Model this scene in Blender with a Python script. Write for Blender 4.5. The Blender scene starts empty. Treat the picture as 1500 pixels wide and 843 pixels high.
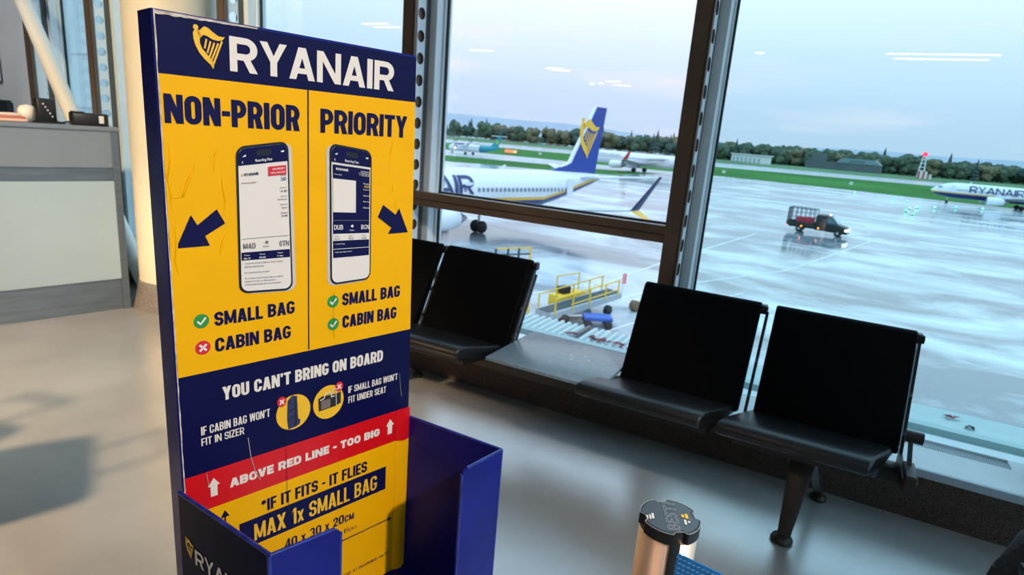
import bpy, bmesh, math, random
from mathutils import Matrix, Vector
random.seed(7)
C = bpy.context.scene
COL = C.collection
# ------------------------------------------------------------ camera
camd = bpy.data.cameras.new('camera'); cam = bpy.data.objects.new('camera', camd); COL.objects.link(cam)
camd.sensor_width = 36; camd.lens = 21.54; camd.clip_end = 20000; camd.clip_start = 0.02
cam.matrix_world = Matrix(((0.875705, -0.183922, 0.446445, 0), (0.476412, 0.178674, -0.860876, 0), (0.078566, 0.966565, 0.244089, 1.5), (0, 0, 0, 1)))
camd.dof.use_dof = True; camd.dof.focus_distance = 1.05; camd.dof.aperture_fstop = 7.0
C.camera = cam
# ------------------------------------------------------------ world: overcast evening sky
W = bpy.data.worlds.new('sky'); C.world = W; W.use_nodes = True
nt = W.node_tree; nt.nodes.clear()
def N(t, kind, **k):
    n = t.nodes.new(kind)
    for a, b in k.items(): setattr(n, a, b)
    return n
out = N(nt, 'ShaderNodeOutputWorld'); bg = N(nt, 'ShaderNodeBackground'); nt.links.new(bg.outputs[0], out.inputs[0])
tc = N(nt, 'ShaderNodeTexCoord'); sx = N(nt, 'ShaderNodeSeparateXYZ'); nt.links.new(tc.outputs['Generated'], sx.inputs[0])
rmp = N(nt, 'ShaderNodeValToRGB'); nt.links.new(sx.outputs[2], rmp.inputs[0])
e = rmp.color_ramp.elements; e[0].position = 0.0; e[0].color = (.50, .62, .76, 1); e[1].position = 1; e[1].color = (.95, 1.45, 1.85, 1)
for p_, c_ in ((.06, (.55, .67, .84, 1)), (.14, (.70, .80, .93, 1)), (.22, (.88, .96, 1.02, 1)), (.45, (.92, 1.28, 1.55, 1))):
    q_ = e.new(p_); q_.color = c_
mp = N(nt, 'ShaderNodeMapping'); mp.inputs['Scale'].default_value = (1.6, 1.6, 11); nt.links.new(tc.outputs['Generated'], mp.inputs[0])
nz = N(nt, 'ShaderNodeTexNoise'); nz.inputs['Scale'].default_value = 2.2; nz.inputs['Detail'].default_value = 5; nt.links.new(mp.outputs[0], nz.inputs['Vector'])
cr = N(nt, 'ShaderNodeValToRGB'); cr.color_ramp.elements[0].position = .52; cr.color_ramp.elements[0].color = (0, 0, 0, 1); cr.color_ramp.elements[1].position = .75; cr.color_ramp.elements[1].color = (1, 1, 1, 1)
nt.links.new(nz.outputs[0], cr.inputs[0])
m1 = N(nt, 'ShaderNodeMixRGB'); m1.inputs[2].default_value = (.90, .80, .86, 1); nt.links.new(rmp.outputs[0], m1.inputs[1])
ml = N(nt, 'ShaderNodeMath', operation='MULTIPLY'); ml.inputs[1].default_value = .6; nt.links.new(cr.outputs[0], ml.inputs[0]); nt.links.new(ml.outputs[0], m1.inputs[0])
nt.links.new(m1.outputs[0], bg.inputs[0]); bg.inputs[1].default_value = 1.3
C.view_settings.view_transform = 'Standard'; C.view_settings.look = 'None'; C.view_settings.gamma = 1; C.view_settings.exposure = 0.0
C.view_settings.use_curve_mapping = False
# ------------------------------------------------------------ room lamps (unseen spots, placed and aimed for the light they give)
def spot(name, loc, target, power, col, size=55, blend=.6, radius=.12):
    l = bpy.data.lights.new(name, 'SPOT'); l.energy = power; l.color = col; l.spot_size = math.radians(size); l.spot_blend = blend; l.shadow_soft_size = radius
    o = bpy.data.objects.new(name, l); COL.objects.link(o); o.location = loc
    o.rotation_euler = (Vector(target) - Vector(loc)).to_track_quat('-Z', 'Y').to_euler(); return o
WARM = (1, .80, .58)
spot('unseen_spot', (2.8, -.1, 4.1), (-2.0, .85, .3), 700, (1, .85, .70), 50, .3, .07)
spot('unseen_spot', (-3.4, -2.2, 4.1), (-3.35, 1.15, 0), 2300, (1, .67, .38), 45, .7, .16)
spot('unseen_spot', (-2.6, -3.0, 4.1), (-4.6, 2.6, 2.0), 2000, (1, .80, .52), 34, .8, .15)
spot('unseen_spot', (-1.2, -2.2, 4.1), (-.15, .7, .9), 70, (1, .62, .40), 26, .8, .15)
spot('unseen_spot', (-6.0, -.5, 4.1), (-7.8, 3.2, 1.9), 330, (.95, .97, 1), 50, .8, .12)  # neutral spot added to lift the dark front wall
for p_ in ((-1.5, -4.5), (2.5, -5), (-5.5, -4), (-1, -9), (4, -10)):
    spot('unseen_spot', (p_[0], p_[1], 4.1), (p_[0], p_[1], 0), 260, WARM, 80, .6, .12)  # downlights added as warm fill behind the camera
# ------------------------------------------------------------ helpers
def link(name, me, parent=None):
    o = bpy.data.objects.new(name, me); COL.objects.link(o)
    if parent: o.parent = parent
    return o
def setp(o, label=None, cat=None, group=None, kind=None):
    if label: o['label'] = label
    if cat: o['category'] = cat
    if group: o['group'] = group
    if kind: o['kind'] = kind
    return o
def empty(name, loc=(0, 0, 0), rz=0, label=None, cat=None, group=None, kind=None):
    o = bpy.data.objects.new(name, None); COL.objects.link(o); o.location = loc; o.rotation_euler = (0, 0, rz); o.empty_display_size = .1
    return setp(o, label, cat, group, kind)
class MB:
    def __init__(s): s.v = []; s.f = []; s.sm = []
    def add(s, vs, fs, smooth=False):
        n = len(s.v); s.v += [tuple(v) for v in vs]; s.f += [tuple(i + n for i in f) for f in fs]; s.sm += [smooth] * len(fs); return s
    def box(s, x0, x1, y0, y1, z0, z1, M=None):
        vs = [Vector((x, y, z)) for x in (x0, x1) for y in (y0, y1) for z in (z0, z1)]
        if M: vs = [M @ v for v in vs]
        return s.add(vs, [(0, 1, 3, 2), (4, 6, 7, 5), (0, 4, 5, 1), (2, 3, 7, 6), (0, 2, 6, 4), (1, 5, 7, 3)])
    def prism(s, pts, off, ):  # pts: 3d polygon, off: vector
        n = len(pts); a = [Vector(p) for p in pts]; b = [p + Vector(off) for p in a]
        return s.add(a + b, [tuple(range(n - 1, -1, -1)), tuple(range(n, 2 * n))] + [(i, (i + 1) % n, n + (i + 1) % n, n + i) for i in range(n)])
    def bar(s, p, q, w, h=None, up=(0, 0, 1)):
        h = h or w; p = Vector(p); q = Vector(q); d = (q - p).normalized(); u = Vector(up)
        if abs(d.dot(u)) > .95: u = Vector((1, 0, 0))
        a = d.cross(u).normalized(); b = a.cross(d)
        vs = [c + a * (i * w / 2) + b * (j * h / 2) for c in (p, q) for i, j in ((-1, -1), (1, -1), (1, 1), (-1, 1))]
        return s.add(vs, [(3, 2, 1, 0), (4, 5, 6, 7)] + [(i, (i + 1) % 4, 4 + (i + 1) % 4, 4 + i) for i in range(4)])
    def tube(s, p, q, r, r2=None, n=16, caps=True):
        r2 = r if r2 is None else r2; p = Vector(p); q = Vector(q); d = (q - p).normalized(); u = Vector((0, 0, 1)) if abs(d.z) < .95 else Vector((1, 0, 0))
        a = d.cross(u).normalized(); b = a.cross(d)
        vs = [c + (a * math.cos(t) + b * math.sin(t)) * rr for c, rr in ((p, r), (q, r2)) for t in [2 * math.pi * i / n for i in range(n)]]
        s.add(vs, [(i, (i + 1) % n, n + (i + 1) % n, n + i) for i in range(n)], True)
        if caps: s.add(vs, [tuple(range(n - 1, -1, -1)), tuple(range(n, 2 * n))])
        return s
    def lathe(s, prof, n=24, o=(0, 0, 0), axis='z', smooth=True):
        vs = []
        for r, h in prof:
            for i in range(n):
                t = 2 * math.pi * i / n; c, w = r * math.cos(t), r * math.sin(t)
                vs.append({'z': (o[0] + c, o[1] + w, o[2] + h), 'x': (o[0] + h, o[1] + c, o[2] + w), 'y': (o[0] + w, o[1] + h, o[2] + c)}[axis])
        fs = [(k * n + i, k * n + (i + 1) % n, (k + 1) * n + (i + 1) % n, (k + 1) * n + i) for k in range(len(prof) - 1) for i in range(n)]
        return s.add(vs, fs, smooth)
    def build(s, name, mat, parent=None, bevel=0, seg=2, recalc=True):
        me = bpy.data.meshes.new(name); me.from_pydata(s.v, [], s.f)
        me.polygons.foreach_set('use_smooth', s.sm)
        if bevel or recalc:
            bm = bmesh.new(); bm.from_mesh(me)
            if recalc: bmesh.ops.recalc_face_normals(bm, faces=bm.faces)
            if bevel:
                bmesh.ops.bevel(bm, geom=[e_ for e_ in bm.edges if len(e_.link_faces) == 2 and e_.calc_face_angle(0) > .5], offset=bevel, segments=seg, affect='EDGES', profile=.5)
                for f in bm.faces: f.smooth = True
            bm.to_mesh(me); bm.free()
        if mat: me.materials.append(mat)
        return link(name, me, parent)
def mat(name, col, rough=.5, metal=0, noise=0, scale=20, bump=0, bscale=None, spec=.5, emit=0, coat=0, col2=None, stretch=(1, 1, 1), rough2=None, detail=3, lo=.35, hi=.65):
    m = bpy.data.materials.new(name); m.use_nodes = True; t = m.node_tree; b = t.nodes['Principled BSDF']
    b.inputs['Base Color'].default_value = (*col, 1); b.inputs['Roughness'].default_value = rough; b.inputs['Metallic'].default_value = metal
    b.inputs['Specular IOR Level'].default_value = spec; b.inputs['Coat Weight'].default_value = coat
    if emit: b.inputs['Emission Color'].default_value = (*col, 1); b.inputs['Emission Strength'].default_value = emit
    c2 = col2 or tuple(c * (1 - noise) for c in col)
    tcn = N(t, 'ShaderNodeTexCoord'); mpn = N(t, 'ShaderNodeMapping'); mpn.inputs['Scale'].default_value = stretch
    t.links.new(tcn.outputs['Object'], mpn.inputs[0])
    if noise or col2 or rough2 is not None:
        n = N(t, 'ShaderNodeTexNoise'); n.inputs['Scale'].default_value = scale; n.inputs['Detail'].default_value = detail; t.links.new(mpn.outputs[0], n.inputs['Vector'])
        r = N(t, 'ShaderNodeMapRange'); r.inputs[1].default_value = lo; r.inputs[2].default_value = hi; t.links.new(n.outputs[0], r.inputs[0])
        if noise or col2:
            mx = N(t, 'ShaderNodeMixRGB'); mx.inputs[1].default_value = (*col, 1); mx.inputs[2].default_value = (*c2, 1); t.links.new(r.outputs[0], mx.inputs[0]); t.links.new(mx.outputs[0], b.inputs['Base Color'])
        if rough2 is not None:
            r2 = N(t, 'ShaderNodeMapRange'); r2.inputs[3].default_value = rough; r2.inputs[4].default_value = rough2; t.links.new(r.outputs[0], r2.inputs[0]); t.links.new(r2.outputs[0], b.inputs['Roughness'])
    if bump:
        n2 = N(t, 'ShaderNodeTexNoise'); n2.inputs['Scale'].default_value = bscale or scale; n2.inputs['Detail'].default_value = 3; t.links.new(mpn.outputs[0], n2.inputs['Vector'])
        bp = N(t, 'ShaderNodeBump'); bp.inputs['Strength'].default_value = bump; bp.inputs['Distance'].default_value = .01; t.links.new(n2.outputs[0], bp.inputs['Height']); t.links.new(bp.outputs[0], b.inputs['Normal'])
    return m
def glass(name, tint, refl=1.0):
    m = bpy.data.materials.new(name); m.use_nodes = True; t = m.node_tree; t.nodes.clear()
    o = N(t, 'ShaderNodeOutputMaterial'); mx = N(t, 'ShaderNodeMixShader'); tr = N(t, 'ShaderNodeBsdfTransparent'); gl = N(t, 'ShaderNodeBsdfGlossy')
    tr.inputs[0].default_value = (*[c ** .5 for c in tint], 1); gl.inputs['Roughness'].default_value = 0.0; gl.inputs[0].default_value = (1, 1, 1, 1)
    ge = N(t, 'ShaderNodeNewGeometry'); dt = N(t, 'ShaderNodeVectorMath', operation='DOT_PRODUCT'); t.links.new(ge.outputs['Incoming'], dt.inputs[0]); t.links.new(ge.outputs['Normal'], dt.inputs[1])
    ab = N(t, 'ShaderNodeMath', operation='ABSOLUTE'); t.links.new(dt.outputs['Value'], ab.inputs[0])
    on = N(t, 'ShaderNodeMath', operation='SUBTRACT'); on.inputs[0].default_value = 1; t.links.new(ab.outputs[0], on.inputs[1])
    pw = N(t, 'ShaderNodeMath', operation='POWER'); pw.inputs[1].default_value = 5; t.links.new(on.outputs[0], pw.inputs[0])
    mu = N(t, 'ShaderNodeMath', operation='MULTIPLY_ADD'); mu.inputs[1].default_value = .96; mu.inputs[2].default_value = .035 * refl; t.links.new(pw.outputs[0], mu.inputs[0]); t.links.new(mu.outputs[0], mx.inputs[0]); t.links.new(tr.outputs[0], mx.inputs[1]); t.links.new(gl.outputs[0], mx.inputs[2]); t.links.new(mx.outputs[0], o.inputs[0])
    return m
def emis(name, col, s):
    m = bpy.data.materials.new(name); m.use_nodes = True; t = m.node_tree; t.nodes.clear()
    o = N(t, 'ShaderNodeOutputMaterial'); em = N(t, 'ShaderNodeEmission'); em.inputs[0].default_value = (*col, 1); em.inputs[1].default_value = s; t.links.new(em.outputs[0], o.inputs[0]); return m
_tc = {}
def text_verts(s, bold=0.0, space=1.0, word=1.0):
    k = (s, bold, space)
    if k in _tc: return _tc[k]
    cu = bpy.data.curves.new('lettering', 'FONT'); cu.body = s; cu.size = 1; cu.offset = bold; cu.space_character = space; cu.resolution_u = 4; cu.fill_mode = 'FRONT'
    o = bpy.data.objects.new('lettering', cu); COL.objects.link(o)
    dg = bpy.context.evaluated_depsgraph_get(); me = bpy.data.meshes.new_from_object(o.evaluated_get(dg))
    vs = [tuple(v.co) for v in me.vertices]; fs = [tuple(p.vertices) for p in me.polygons]
    bpy.data.objects.remove(o); bpy.data.curves.remove(cu); bpy.data.meshes.remove(me)
    x0 = min(v[0] for v in vs); x1 = max(v[0] for v in vs); y0 = min(v[1] for v in vs); y1 = max(v[1] for v in vs)
    vs = [((v[0] - x0) / (x1 - x0), (v[1] - y0) / (y1 - y0)) for v in vs]
    _tc[k] = (vs, fs, (x1 - x0) / (y1 - y0)); return _tc[k]
def text_into(mb, s, fn, bold=0.0, space=1.0):
    """fn maps (a,b) in the unit box of the word to a 3D point"""
    vs, fs, _ = text_verts(s, bold, space); mb.add([fn(a, b) for a, b in vs], fs); return mb
# --- block letters drawn as polygons (own lettering, heavy and condensed as needed)
RW = dict(zip("ABCDEFGHKLMNOPRSTUVWXYZ", (1.08, 1, 1, 1, .84, .82, 1, 1.02, 1.04, .82, 1.3, 1.08, 1, .98, 1.02, .98, .92, 1, 1.04, 1.5, 1.06, 1.06, .92)))
RW.update({' ': .42, '-': .52, "'": 0, '1': .62, '0': 1, '2': .96, '3': .96, '4': 1.02, '5': .96, '*': .7, 'x': .8, 'I': 0, '&': 1.1, 'c': .74, 'm': .95})
def glyph(ch, w, a2, b2):
    a, b = a2 / 2, b2 / 2; L, Rr, B, T = a, w - a, b, 1 - b; P = []
    def rect(x0, y0, x1, y1): P.append([(x0, y0), (x1, y0), (x1, y1), (x0, y1)])
    def pg(*p): P.append(list(p))
    def sweep(pts, closed=False):
        n = len(pts); off = []
        for i in range(n):
            p0 = pts[(i - 1) % n] if (closed or i > 0) else pts[i]; p1 = pts[(i + 1) % n] if (closed or i < n - 1) else pts[i]
            dx, dy = p1[0] - p0[0], p1[1] - p0[1]; l = math.hypot(dx, dy) or 1; nx, ny = -dy / l, dx / l
            k = 1 / max(1e-6, math.hypot(nx, ny)); off.append((a * nx * k, b * ny * k))
        for i in range(n if closed else n - 1):
            j = (i + 1) % n; (x, y), (u, v) = pts[i], pts[j]; o, q = off[i], off[j]
            P.append([(x + o[0], y + o[1]), (x - o[0], y - o[1]), (u - q[0], v - q[1]), (u + q[0], v + q[1])])
    def arc(cx, cy, rx, ry, d0, d1, n=8): return [(cx + rx * math.cos(math.radians(d0 + (d1 - d0) * i / n)), cy + ry * math.sin(math.radians(d0 + (d1 - d0) * i / n))) for i in range(n + 1)]
    cx = w / 2; rx = (Rr - L) / 2; ry = min(.26, max(.16, rx * 1.05)); m = .5
    if ch in 'O0': sweep(arc(cx, T - ry, rx, ry, 0, 180) + arc(cx, B + ry, rx, ry, 180, 360), True)
    elif ch in 'Cc': sweep([(Rr, .63), (Rr, T - ry)] + arc(cx, T - ry, rx, ry, 0, 180)[1:] + arc(cx, B + ry, rx, ry, 180, 360) + [(Rr, .37)])
    elif ch == 'G': sweep([(Rr, .69), (Rr, T - ry * .8)] + arc(cx, T - ry, rx, ry, 12, 180)[0:] + arc(cx, B + ry, rx, ry, 180, 360) + [(Rr, .42)]); rect(cx * .98, .46 - b * 1.1, w, .46 + b * .7)
    elif ch == 'S':
        c = [(L + (Rr - L) * t, (.60 - .20 * t) + .045 * math.sin(2 * math.pi * t) * -1) for t in [i / 8 for i in range(9)]]
        sweep([(Rr, .68), (Rr, T - ry)] + arc(cx, T - ry, rx, ry, 0, 180)[1:] + [(L, .68)] + [(L + .02 * w, .62)] + c[2:7] + [(Rr - .02 * w, .38), (Rr, .32)] + arc(cx, B + ry, rx, ry, 0, -180) + [(L, .32)])
    elif ch == 'U': sweep([(L, 1), (L, B + ry)] + arc(cx, B + ry, rx, ry, 180, 360)[1:] + [(Rr, 1)])
    elif ch in 'PRBD':
        rect(0, 0, a2, 1)
        def bowl(y0, y1, xr):
            rr_ = (y1 - y0) / 2; r2 = min(rr_, .24); q = min((xr - a2) * .8, r2 * 1.1)
            sweep([(a, y1), (xr - q, y1)] + arc(xr - q, y1 - r2, q, r2, 90, 0)[1:] + arc(xr - q, y0 + r2, q, r2, 0, -90) + [(a, y0)])
        if ch == 'D': bowl(B, T, Rr)
        elif ch == 'B': bowl(m + .01, T, Rr - .02 * w); bowl(B, m + .01, Rr)
        else: bowl(.44, T, Rr)
        if ch == 'R': pg((w * .42, .45), (w * .42 + a2 * 1.0, .45), (w, 0), (w - a2 * 1.12, 0))
    elif ch == 'A':
        t = a2 * 1.05; pg((0, 0), (t, 0), (cx + t * .42, 1), (cx - t * .55, 1)); pg((w, 0), (w - t, 0), (cx - t * .42, 1), (cx + t * .55, 1)); rect(w * .22, .19, w * .78, .19 + b2 * .9)
    elif ch == 'V': t = a2 * 1.05; pg((0, 1), (t, 1), (cx + t * .42, 0), (cx - t * .5, 0)); pg((w, 1), (w - t, 1), (cx - t * .42, 0), (cx + t * .5, 0))
    elif ch == 'W':
        t = a2 * .92; q = w / 4
        for x0, x1 in ((0, q), (2 * q, q), (2 * q, 3 * q), (w, 3 * q)):
            s = 0 if x0 == 0 else (-t if x0 == w else -t / 2); pg((x0 + s, 1), (x0 + s + t, 1), (x1 + t / 2, 0), (x1 - t / 2, 0))
    elif ch == 'M' or ch == 'm': rect(0, 0, a2 * .92, 1); rect(w - a2 * .92, 0, w, 1); t = a2 * .8; pg((0, 1), (t * 1.2, 1), (cx + t * .5, .08), (cx - t * .5, .08)); pg((w, 1), (w - t * 1.2, 1), (cx - t * .5, .08), (cx + t * .5, .08))
    elif ch == 'N': rect(0, 0, a2 * .95, 1); rect(w - a2 * .95, 0, w, 1); pg((0, 1), (a2 * 1.05, 1), (w, 0), (w - a2 * 1.05, 0))
    elif ch in 'Xx': t = a2 * 1.1; pg((0, 1), (t, 1), (w, 0), (w - t, 0)); pg((w, 1), (w - t, 1), (0, 0), (t, 0))
    elif ch == 'Y': t = a2 * 1.08; pg((0, 1), (t, 1), (cx + a, .38), (cx - a, .42)); pg((w, 1), (w - t, 1), (cx - a, .38), (cx + a, .42)); rect(cx - a, 0, cx + a, .45)
    elif ch == 'K': rect(0, 0, a2, 1); t = a2 * 1.1; pg((w, 1), (w - t, 1), (a2 * .6, .40), (a2 * 1.5, .36)); pg((w, 0), (w - t, 0), (w * .38, .55), (w * .38 + t * .7, .62))
    elif ch == 'Z': rect(0, 0, w, b2); rect(0, 1 - b2, w, 1); pg((0, b2 * .8), (a2 * 1.1, b2 * .8), (w, 1 - b2 * .8), (w - a2 * 1.1, 1 - b2 * .8))
    elif ch in 'EFLTIH':
        if ch in 'EFL': rect(0, 0, a2, 1)
        if ch in 'EF': rect(0, 1 - b2, w, 1); rect(0, .5 - b, w * .92, .5 + b)
        if ch in 'EL': rect(0, 0, w, b2)
        if ch == 'T': rect(0, 1 - b2, w, 1); rect(cx - a, 0, cx + a, 1)
        if ch == 'I': rect(0, 0, a2, 1)
        if ch == 'H': rect(0, 0, a2, 1); rect(w - a2, 0, w, 1); rect(0, .5 - b, w, .5 + b)
    elif ch == '1': rect(w - a2, 0, w, 1); pg((w - a2, 1), (w - a2 * .4, 1), (0, .72), (0, .88 - .2))
    elif ch == '2': sweep([(L, .64), (L, T - ry)] + arc(cx, T - ry, rx, ry, 180, 0)[1:] + [(Rr, .60), (Rr * .62, .36), (L, b2 * .7)]); rect(0, 0, w, b2)
    elif ch == '3':
        r2 = (T - m) / 2; sweep([(L, T - ry * .8)] + arc(cx, T - r2, rx, r2, 150, -90) + []); sweep(arc(cx, B + r2 + .01, rx, r2, 90, -150))
    elif ch == '4': rect(w * .58, 0, w * .58 + a2, 1); rect(0, .2, w, .2 + b2 * .9); pg((w * .58, 1), (w * .58 + a2 * .4, 1), (a2 * .95, .2), (0, .2))
    elif ch == '5': rect(0, .48, a2 * .95, 1); rect(0, 1 - b2, w * .95, 1); sweep([(a, .55)] + arc(cx, .36, rx, .24, 90, 0) + arc(cx, B + ry, rx, ry, 0, -180) + [(L, .30)])
    elif ch == '-': rect(0, .38, w, .38 + b2 * .95)
    elif ch == "'": pg((0, 1), (a2, 1), (a2 * .7, .70), (a2 * .15, .70))
    elif ch == '*':
        for k in range(3): t_ = math.radians(30 + 60 * k); c_, s_ = math.cos(t_), math.sin(t_); q = w * .5; h = a2 * .28; pg((cx + q * c_ - h * s_, .80 + q * s_ + h * c_), (cx - q * c_ - h * s_, .80 - q * s_ + h * c_), (cx - q * c_ + h * s_, .80 - q * s_ - h * c_), (cx + q * c_ + h * s_, .80 + q * s_ - h * c_))
    elif ch == '&': sweep(arc(cx, .30, rx, .30 - b, 60, 360)); sweep(arc(cx * .95, .76, rx * .7, .24 - b, 0, 360)); pg((w * .2, .66), (w * .2 + a2, .66), (w, 0), (w - a2, 0))
    return P
def block_text(mb, s, fn, aspect, t=.18, th=None, gap=.075, lift=(0, -3e-5, 0)):
    """fn maps the unit box; aspect = box width / height; stroke t in units of height"""
    th = th or t * .85; fixed = sum(t for c in s if c in "I'") + gap * (len(s) - 1); k = (aspect - fixed) / sum(RW[c] for c in s); x = 0
    for c in s:
        w = t if c in "I'" else RW[c] * k; sc = .72 if c in 'xcm' else 1
        for q, pl in enumerate(glyph(c, w / sc if sc != 1 else w, t if sc == 1 else t * 1.1, th)):
            up = Vector(lift) * (q % 8)
            mb.add([Vector(fn((x + px * sc) / aspect, py * sc)) + up for px, py in pl], [tuple(range(len(pl)))])
        x += w + gap
    return mb
# ------------------------------------------------------------ materials
M = {}
M['floor'] = mat('polished_floor', (.29, .29, .28), .17, noise=.18, scale=2.2, rough2=.27, bump=.07, bscale=260, spec=.9, stretch=(1, 1, 1))
M['floor'].node_tree.nodes['Principled BSDF'].inputs['IOR'].default_value = 2.3
M['carpet'] = mat('brown_carpet', (.13, .10, .085), .95, noise=.6, scale=160, bump=.9, bscale=220, spec=.1)
M['sill'] = mat('pale_sill_paint', (.62, .70, .74), .45, noise=.06, scale=8)
M['bronze'] = mat('bronze_frame', (.14, .098, .070), .42, .35, noise=.15, scale=6)
M['alu'] = mat('pale_aluminium', (.72, .80, .84), .42, .1, noise=.06, scale=5)
M['channel'] = mat('dark_channel', (.10, .105, .11), .55, .3)
M['gasket'] = mat('black_gasket', (.008, .009, .01), .6)
M['white'] = mat('white_wall_paint', (.72, .74, .76), .6, noise=.04, scale=3)
M['ceil'] = mat('grey_ceiling', (.5, .48, .45), .8)
M['back'] = mat('warm_back_wall', (.42, .30, .22), .7, noise=.2, scale=1.5)
M['cream'] = mat('cream_column_paint', (.74, .66, .52), .5, noise=.05, scale=3)
M['skirt'] = mat('speckled_grey_skirting', (.22, .21, .20), .6, noise=.5, scale=90)
M['leather_back'] = mat('black_leather_back', (.002, .002, .0025), .6, bump=.1, bscale=160, spec=.05)
M['leather'] = mat('black_leather', (.006, .0065, .008), .34, bump=.12, bscale=160, spec=.55)
M['blackmetal'] = mat('black_powder_coat', (.010, .009, .009), .4, .2)
M['legmetal'] = mat('dark_bronze_leg', (.03, .026, .023), .4, .3)
M['table'] = mat('grey_laminate', (.20, .28, .34), .25, noise=.15, scale=40, spec=.6)
M['brass'] = mat('brass_bolt', (.75, .5, .2), .3, 1)
M['steel'] = mat('brushed_steel', (.80, .62, .50), .42, .9, noise=.15, scale=8, stretch=(20, 20, 1))
M['blackplastic'] = mat('black_plastic', (.012, .012, .013), .38)
M['captop'] = mat('cap_face_plastic', (.045, .05, .06), .25, spec=.7)
M['ctr_grey'] = mat('counter_grey', (.20, .24, .29), .45, noise=.05, scale=4)
M['ctr_white'] = mat('counter_pale', (.38, .49, .55), .4, noise=.05, scale=3)
M['ctr_steel'] = mat('counter_steel', (.22, .26, .29), .3, .7, noise=.2, scale=3, stretch=(1, 1, 12))
M['navy'] = mat('navy_print', (.007, .008, .062), .36, spec=.12)
M['yellow'] = mat('yellow_print', (.93, .455, .002), .36, noise=.04, scale=9, bump=.30, bscale=14, spec=.15)
M['navyband'] = mat('navy_band_print', (.004, .005, .052), .34, bump=.18, bscale=12, spec=.14)
M['red'] = mat('red_print', (.66, .004, .010), .33, bump=.2, bscale=12)
M['cream_ink'] = mat('off_white_print', (.80, .72, .66), .45)
M['white_ink'] = mat('white_print', (.84, .80, .76), .4)
M['yel_ink'] = mat('yellow_ink', (.90, .50, .02), .4)
M['green_ink'] = mat('green_ink', (.03, .27, .05), .4)
M['red_ink'] = mat('red_ink', (.68, .015, .03), .4)
M['phone_side'] = mat('phone_silver', (.62, .55, .50), .35)
M['phone_black'] = mat('phone_black', (.006, .006, .012), .3)
M['screen'] = mat('phone_screen_white', (.80, .73, .68), .4)
M['greytext'] = mat('grey_small_print', (.15, .14, .15), .5)
M['bluetext'] = mat('blue_small_print', (.1, .17, .4), .5)
M['bluepaint'] = mat('glossy_blue_paint', (.003, .008, .23), .30, noise=.35, scale=5, bump=.06, bscale=20, spec=.3, rough2=.4)
M['sidewrap'] = mat('glossy_navy_wrap', (.004, .004, .025), .16, bump=.12, bscale=7, spec=.07)
M['torn'] = mat('worn_card_edge', (.70, .60, .52), .8, noise=.5, scale=80)
M['scratch'] = mat('scratched_print', (.36, .30, .30), .6)
M['belt'] = mat('blue_webbing', (.03, .36, 1.0), .7, bump=.6, bscale=700, spec=.2)
M['belt_light'] = mat('pale_webbing_stitch', (.35, .68, 1.0), .7)
# ------------------------------------------------------------ the hall shell
def struct(o): o['kind'] = 'structure'; return o
Yg = 3.33
fb = MB().box(-15, 5.6, -25, -4.2, -.1, 0); fb.box(-15, 3.25, -4.2, 3.0, -.1, 0); struct(fb.build('floor', M['floor']))
fb = MB().box(-15, 5.6, -25, -4.2, 4.2, 4.3); fb.box(-15, 3.25, -4.2, 3.6, 4.2, 4.3); struct(fb.build('ceiling', M['ceil'])); struct(MB().box(3.25, 5.6, -4.2, -4.1, 0, 4.2).build('wall_side', M['back']))
struct(MB().box(-15, 5.6, -25.1, -25, 0, 4.2).build('wall_back', M['back']))
struct(MB().box(-15.1, -15, -25, 3.5, 0, 4.2).build('wall_left', M['back']))
struct(MB().box(5.5, 5.6, -25, -4.2, 0, 4.2).build('wall_right', M['back']))
rw = empty('window_9', (3.2, -.4, 0), kind='structure')  # unseen side glazing added to bring blue sky light onto the floor
MB().box(-.05, .05, -3.8, 3.8, 0, .25).build('sill', M['bronze'], rw); MB().box(-.05, .05, -3.8, 3.8, 4.1, 4.2).build('head', M['bronze'], rw)
for k_ in range(5): MB().box(-.05, .05, -3.8 + k_ * 1.88, -3.72 + k_ * 1.88, .25, 4.1).build('post', M['bronze'], rw)
MB().box(0, .008, -3.8, 3.8, .25, 4.1).build('pane', glass('side_pane_glass', (.80, .92, .95)), rw)
struct(MB().box(-15, -7.02, 3.22, 3.42, 0, 4.2).build('wall_front', M['white']))
bb = struct(MB().box(-7, 3.15, 2.97, 3.45, 0, .2).build('baseboard_front', M['carpet']))
sill = empty('trim_1', (0, 0, 0), kind='structure')
MB().box(-7, 3.15, 2.972, 2.99, .2, .235).build('sill_edge', mat('sill_front_paint', (.40, .50, .58), .6, noise=.1, scale=100), sill)
s_ = MB(); 
s_.box(-7, 3.15, 2.99, 3.23, .2, .235); s_.box(-7, .445, 3.23, 3.34, .2, .235); s_.box(.875, 3.15, 3.23, 3.34, .2, .235); s_.box(-7, 3.15, 3.34, 3.42, .2, .235)
s_.build('sill_board', M['sill'], sill)
g_ = MB(); g_.box(.445, .875, 3.23, 3.34, .200, .215)
g_.build('air_grille', mat('grille_mesh', (.12, .19, .24), .5), sill)
g2 = MB()
for i in range(43): g2.box(.447 + i * .01, .450 + i * .01, 3.23, 3.34, .215, .222)
for i in range(9): g2.box(.445, .875, 3.238 + i * .012, 3.241 + i * .012, .215, .223)
setp(g2.build('grille_wire', M['sill'], sill), kind='stuff')
for x in (.4, .93, 1.2): MB().lathe([(0, .237), (.007, .237), (.007, .234)], 8, (x, 3.19, 0)).build('screw', M['channel'], sill)
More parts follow.
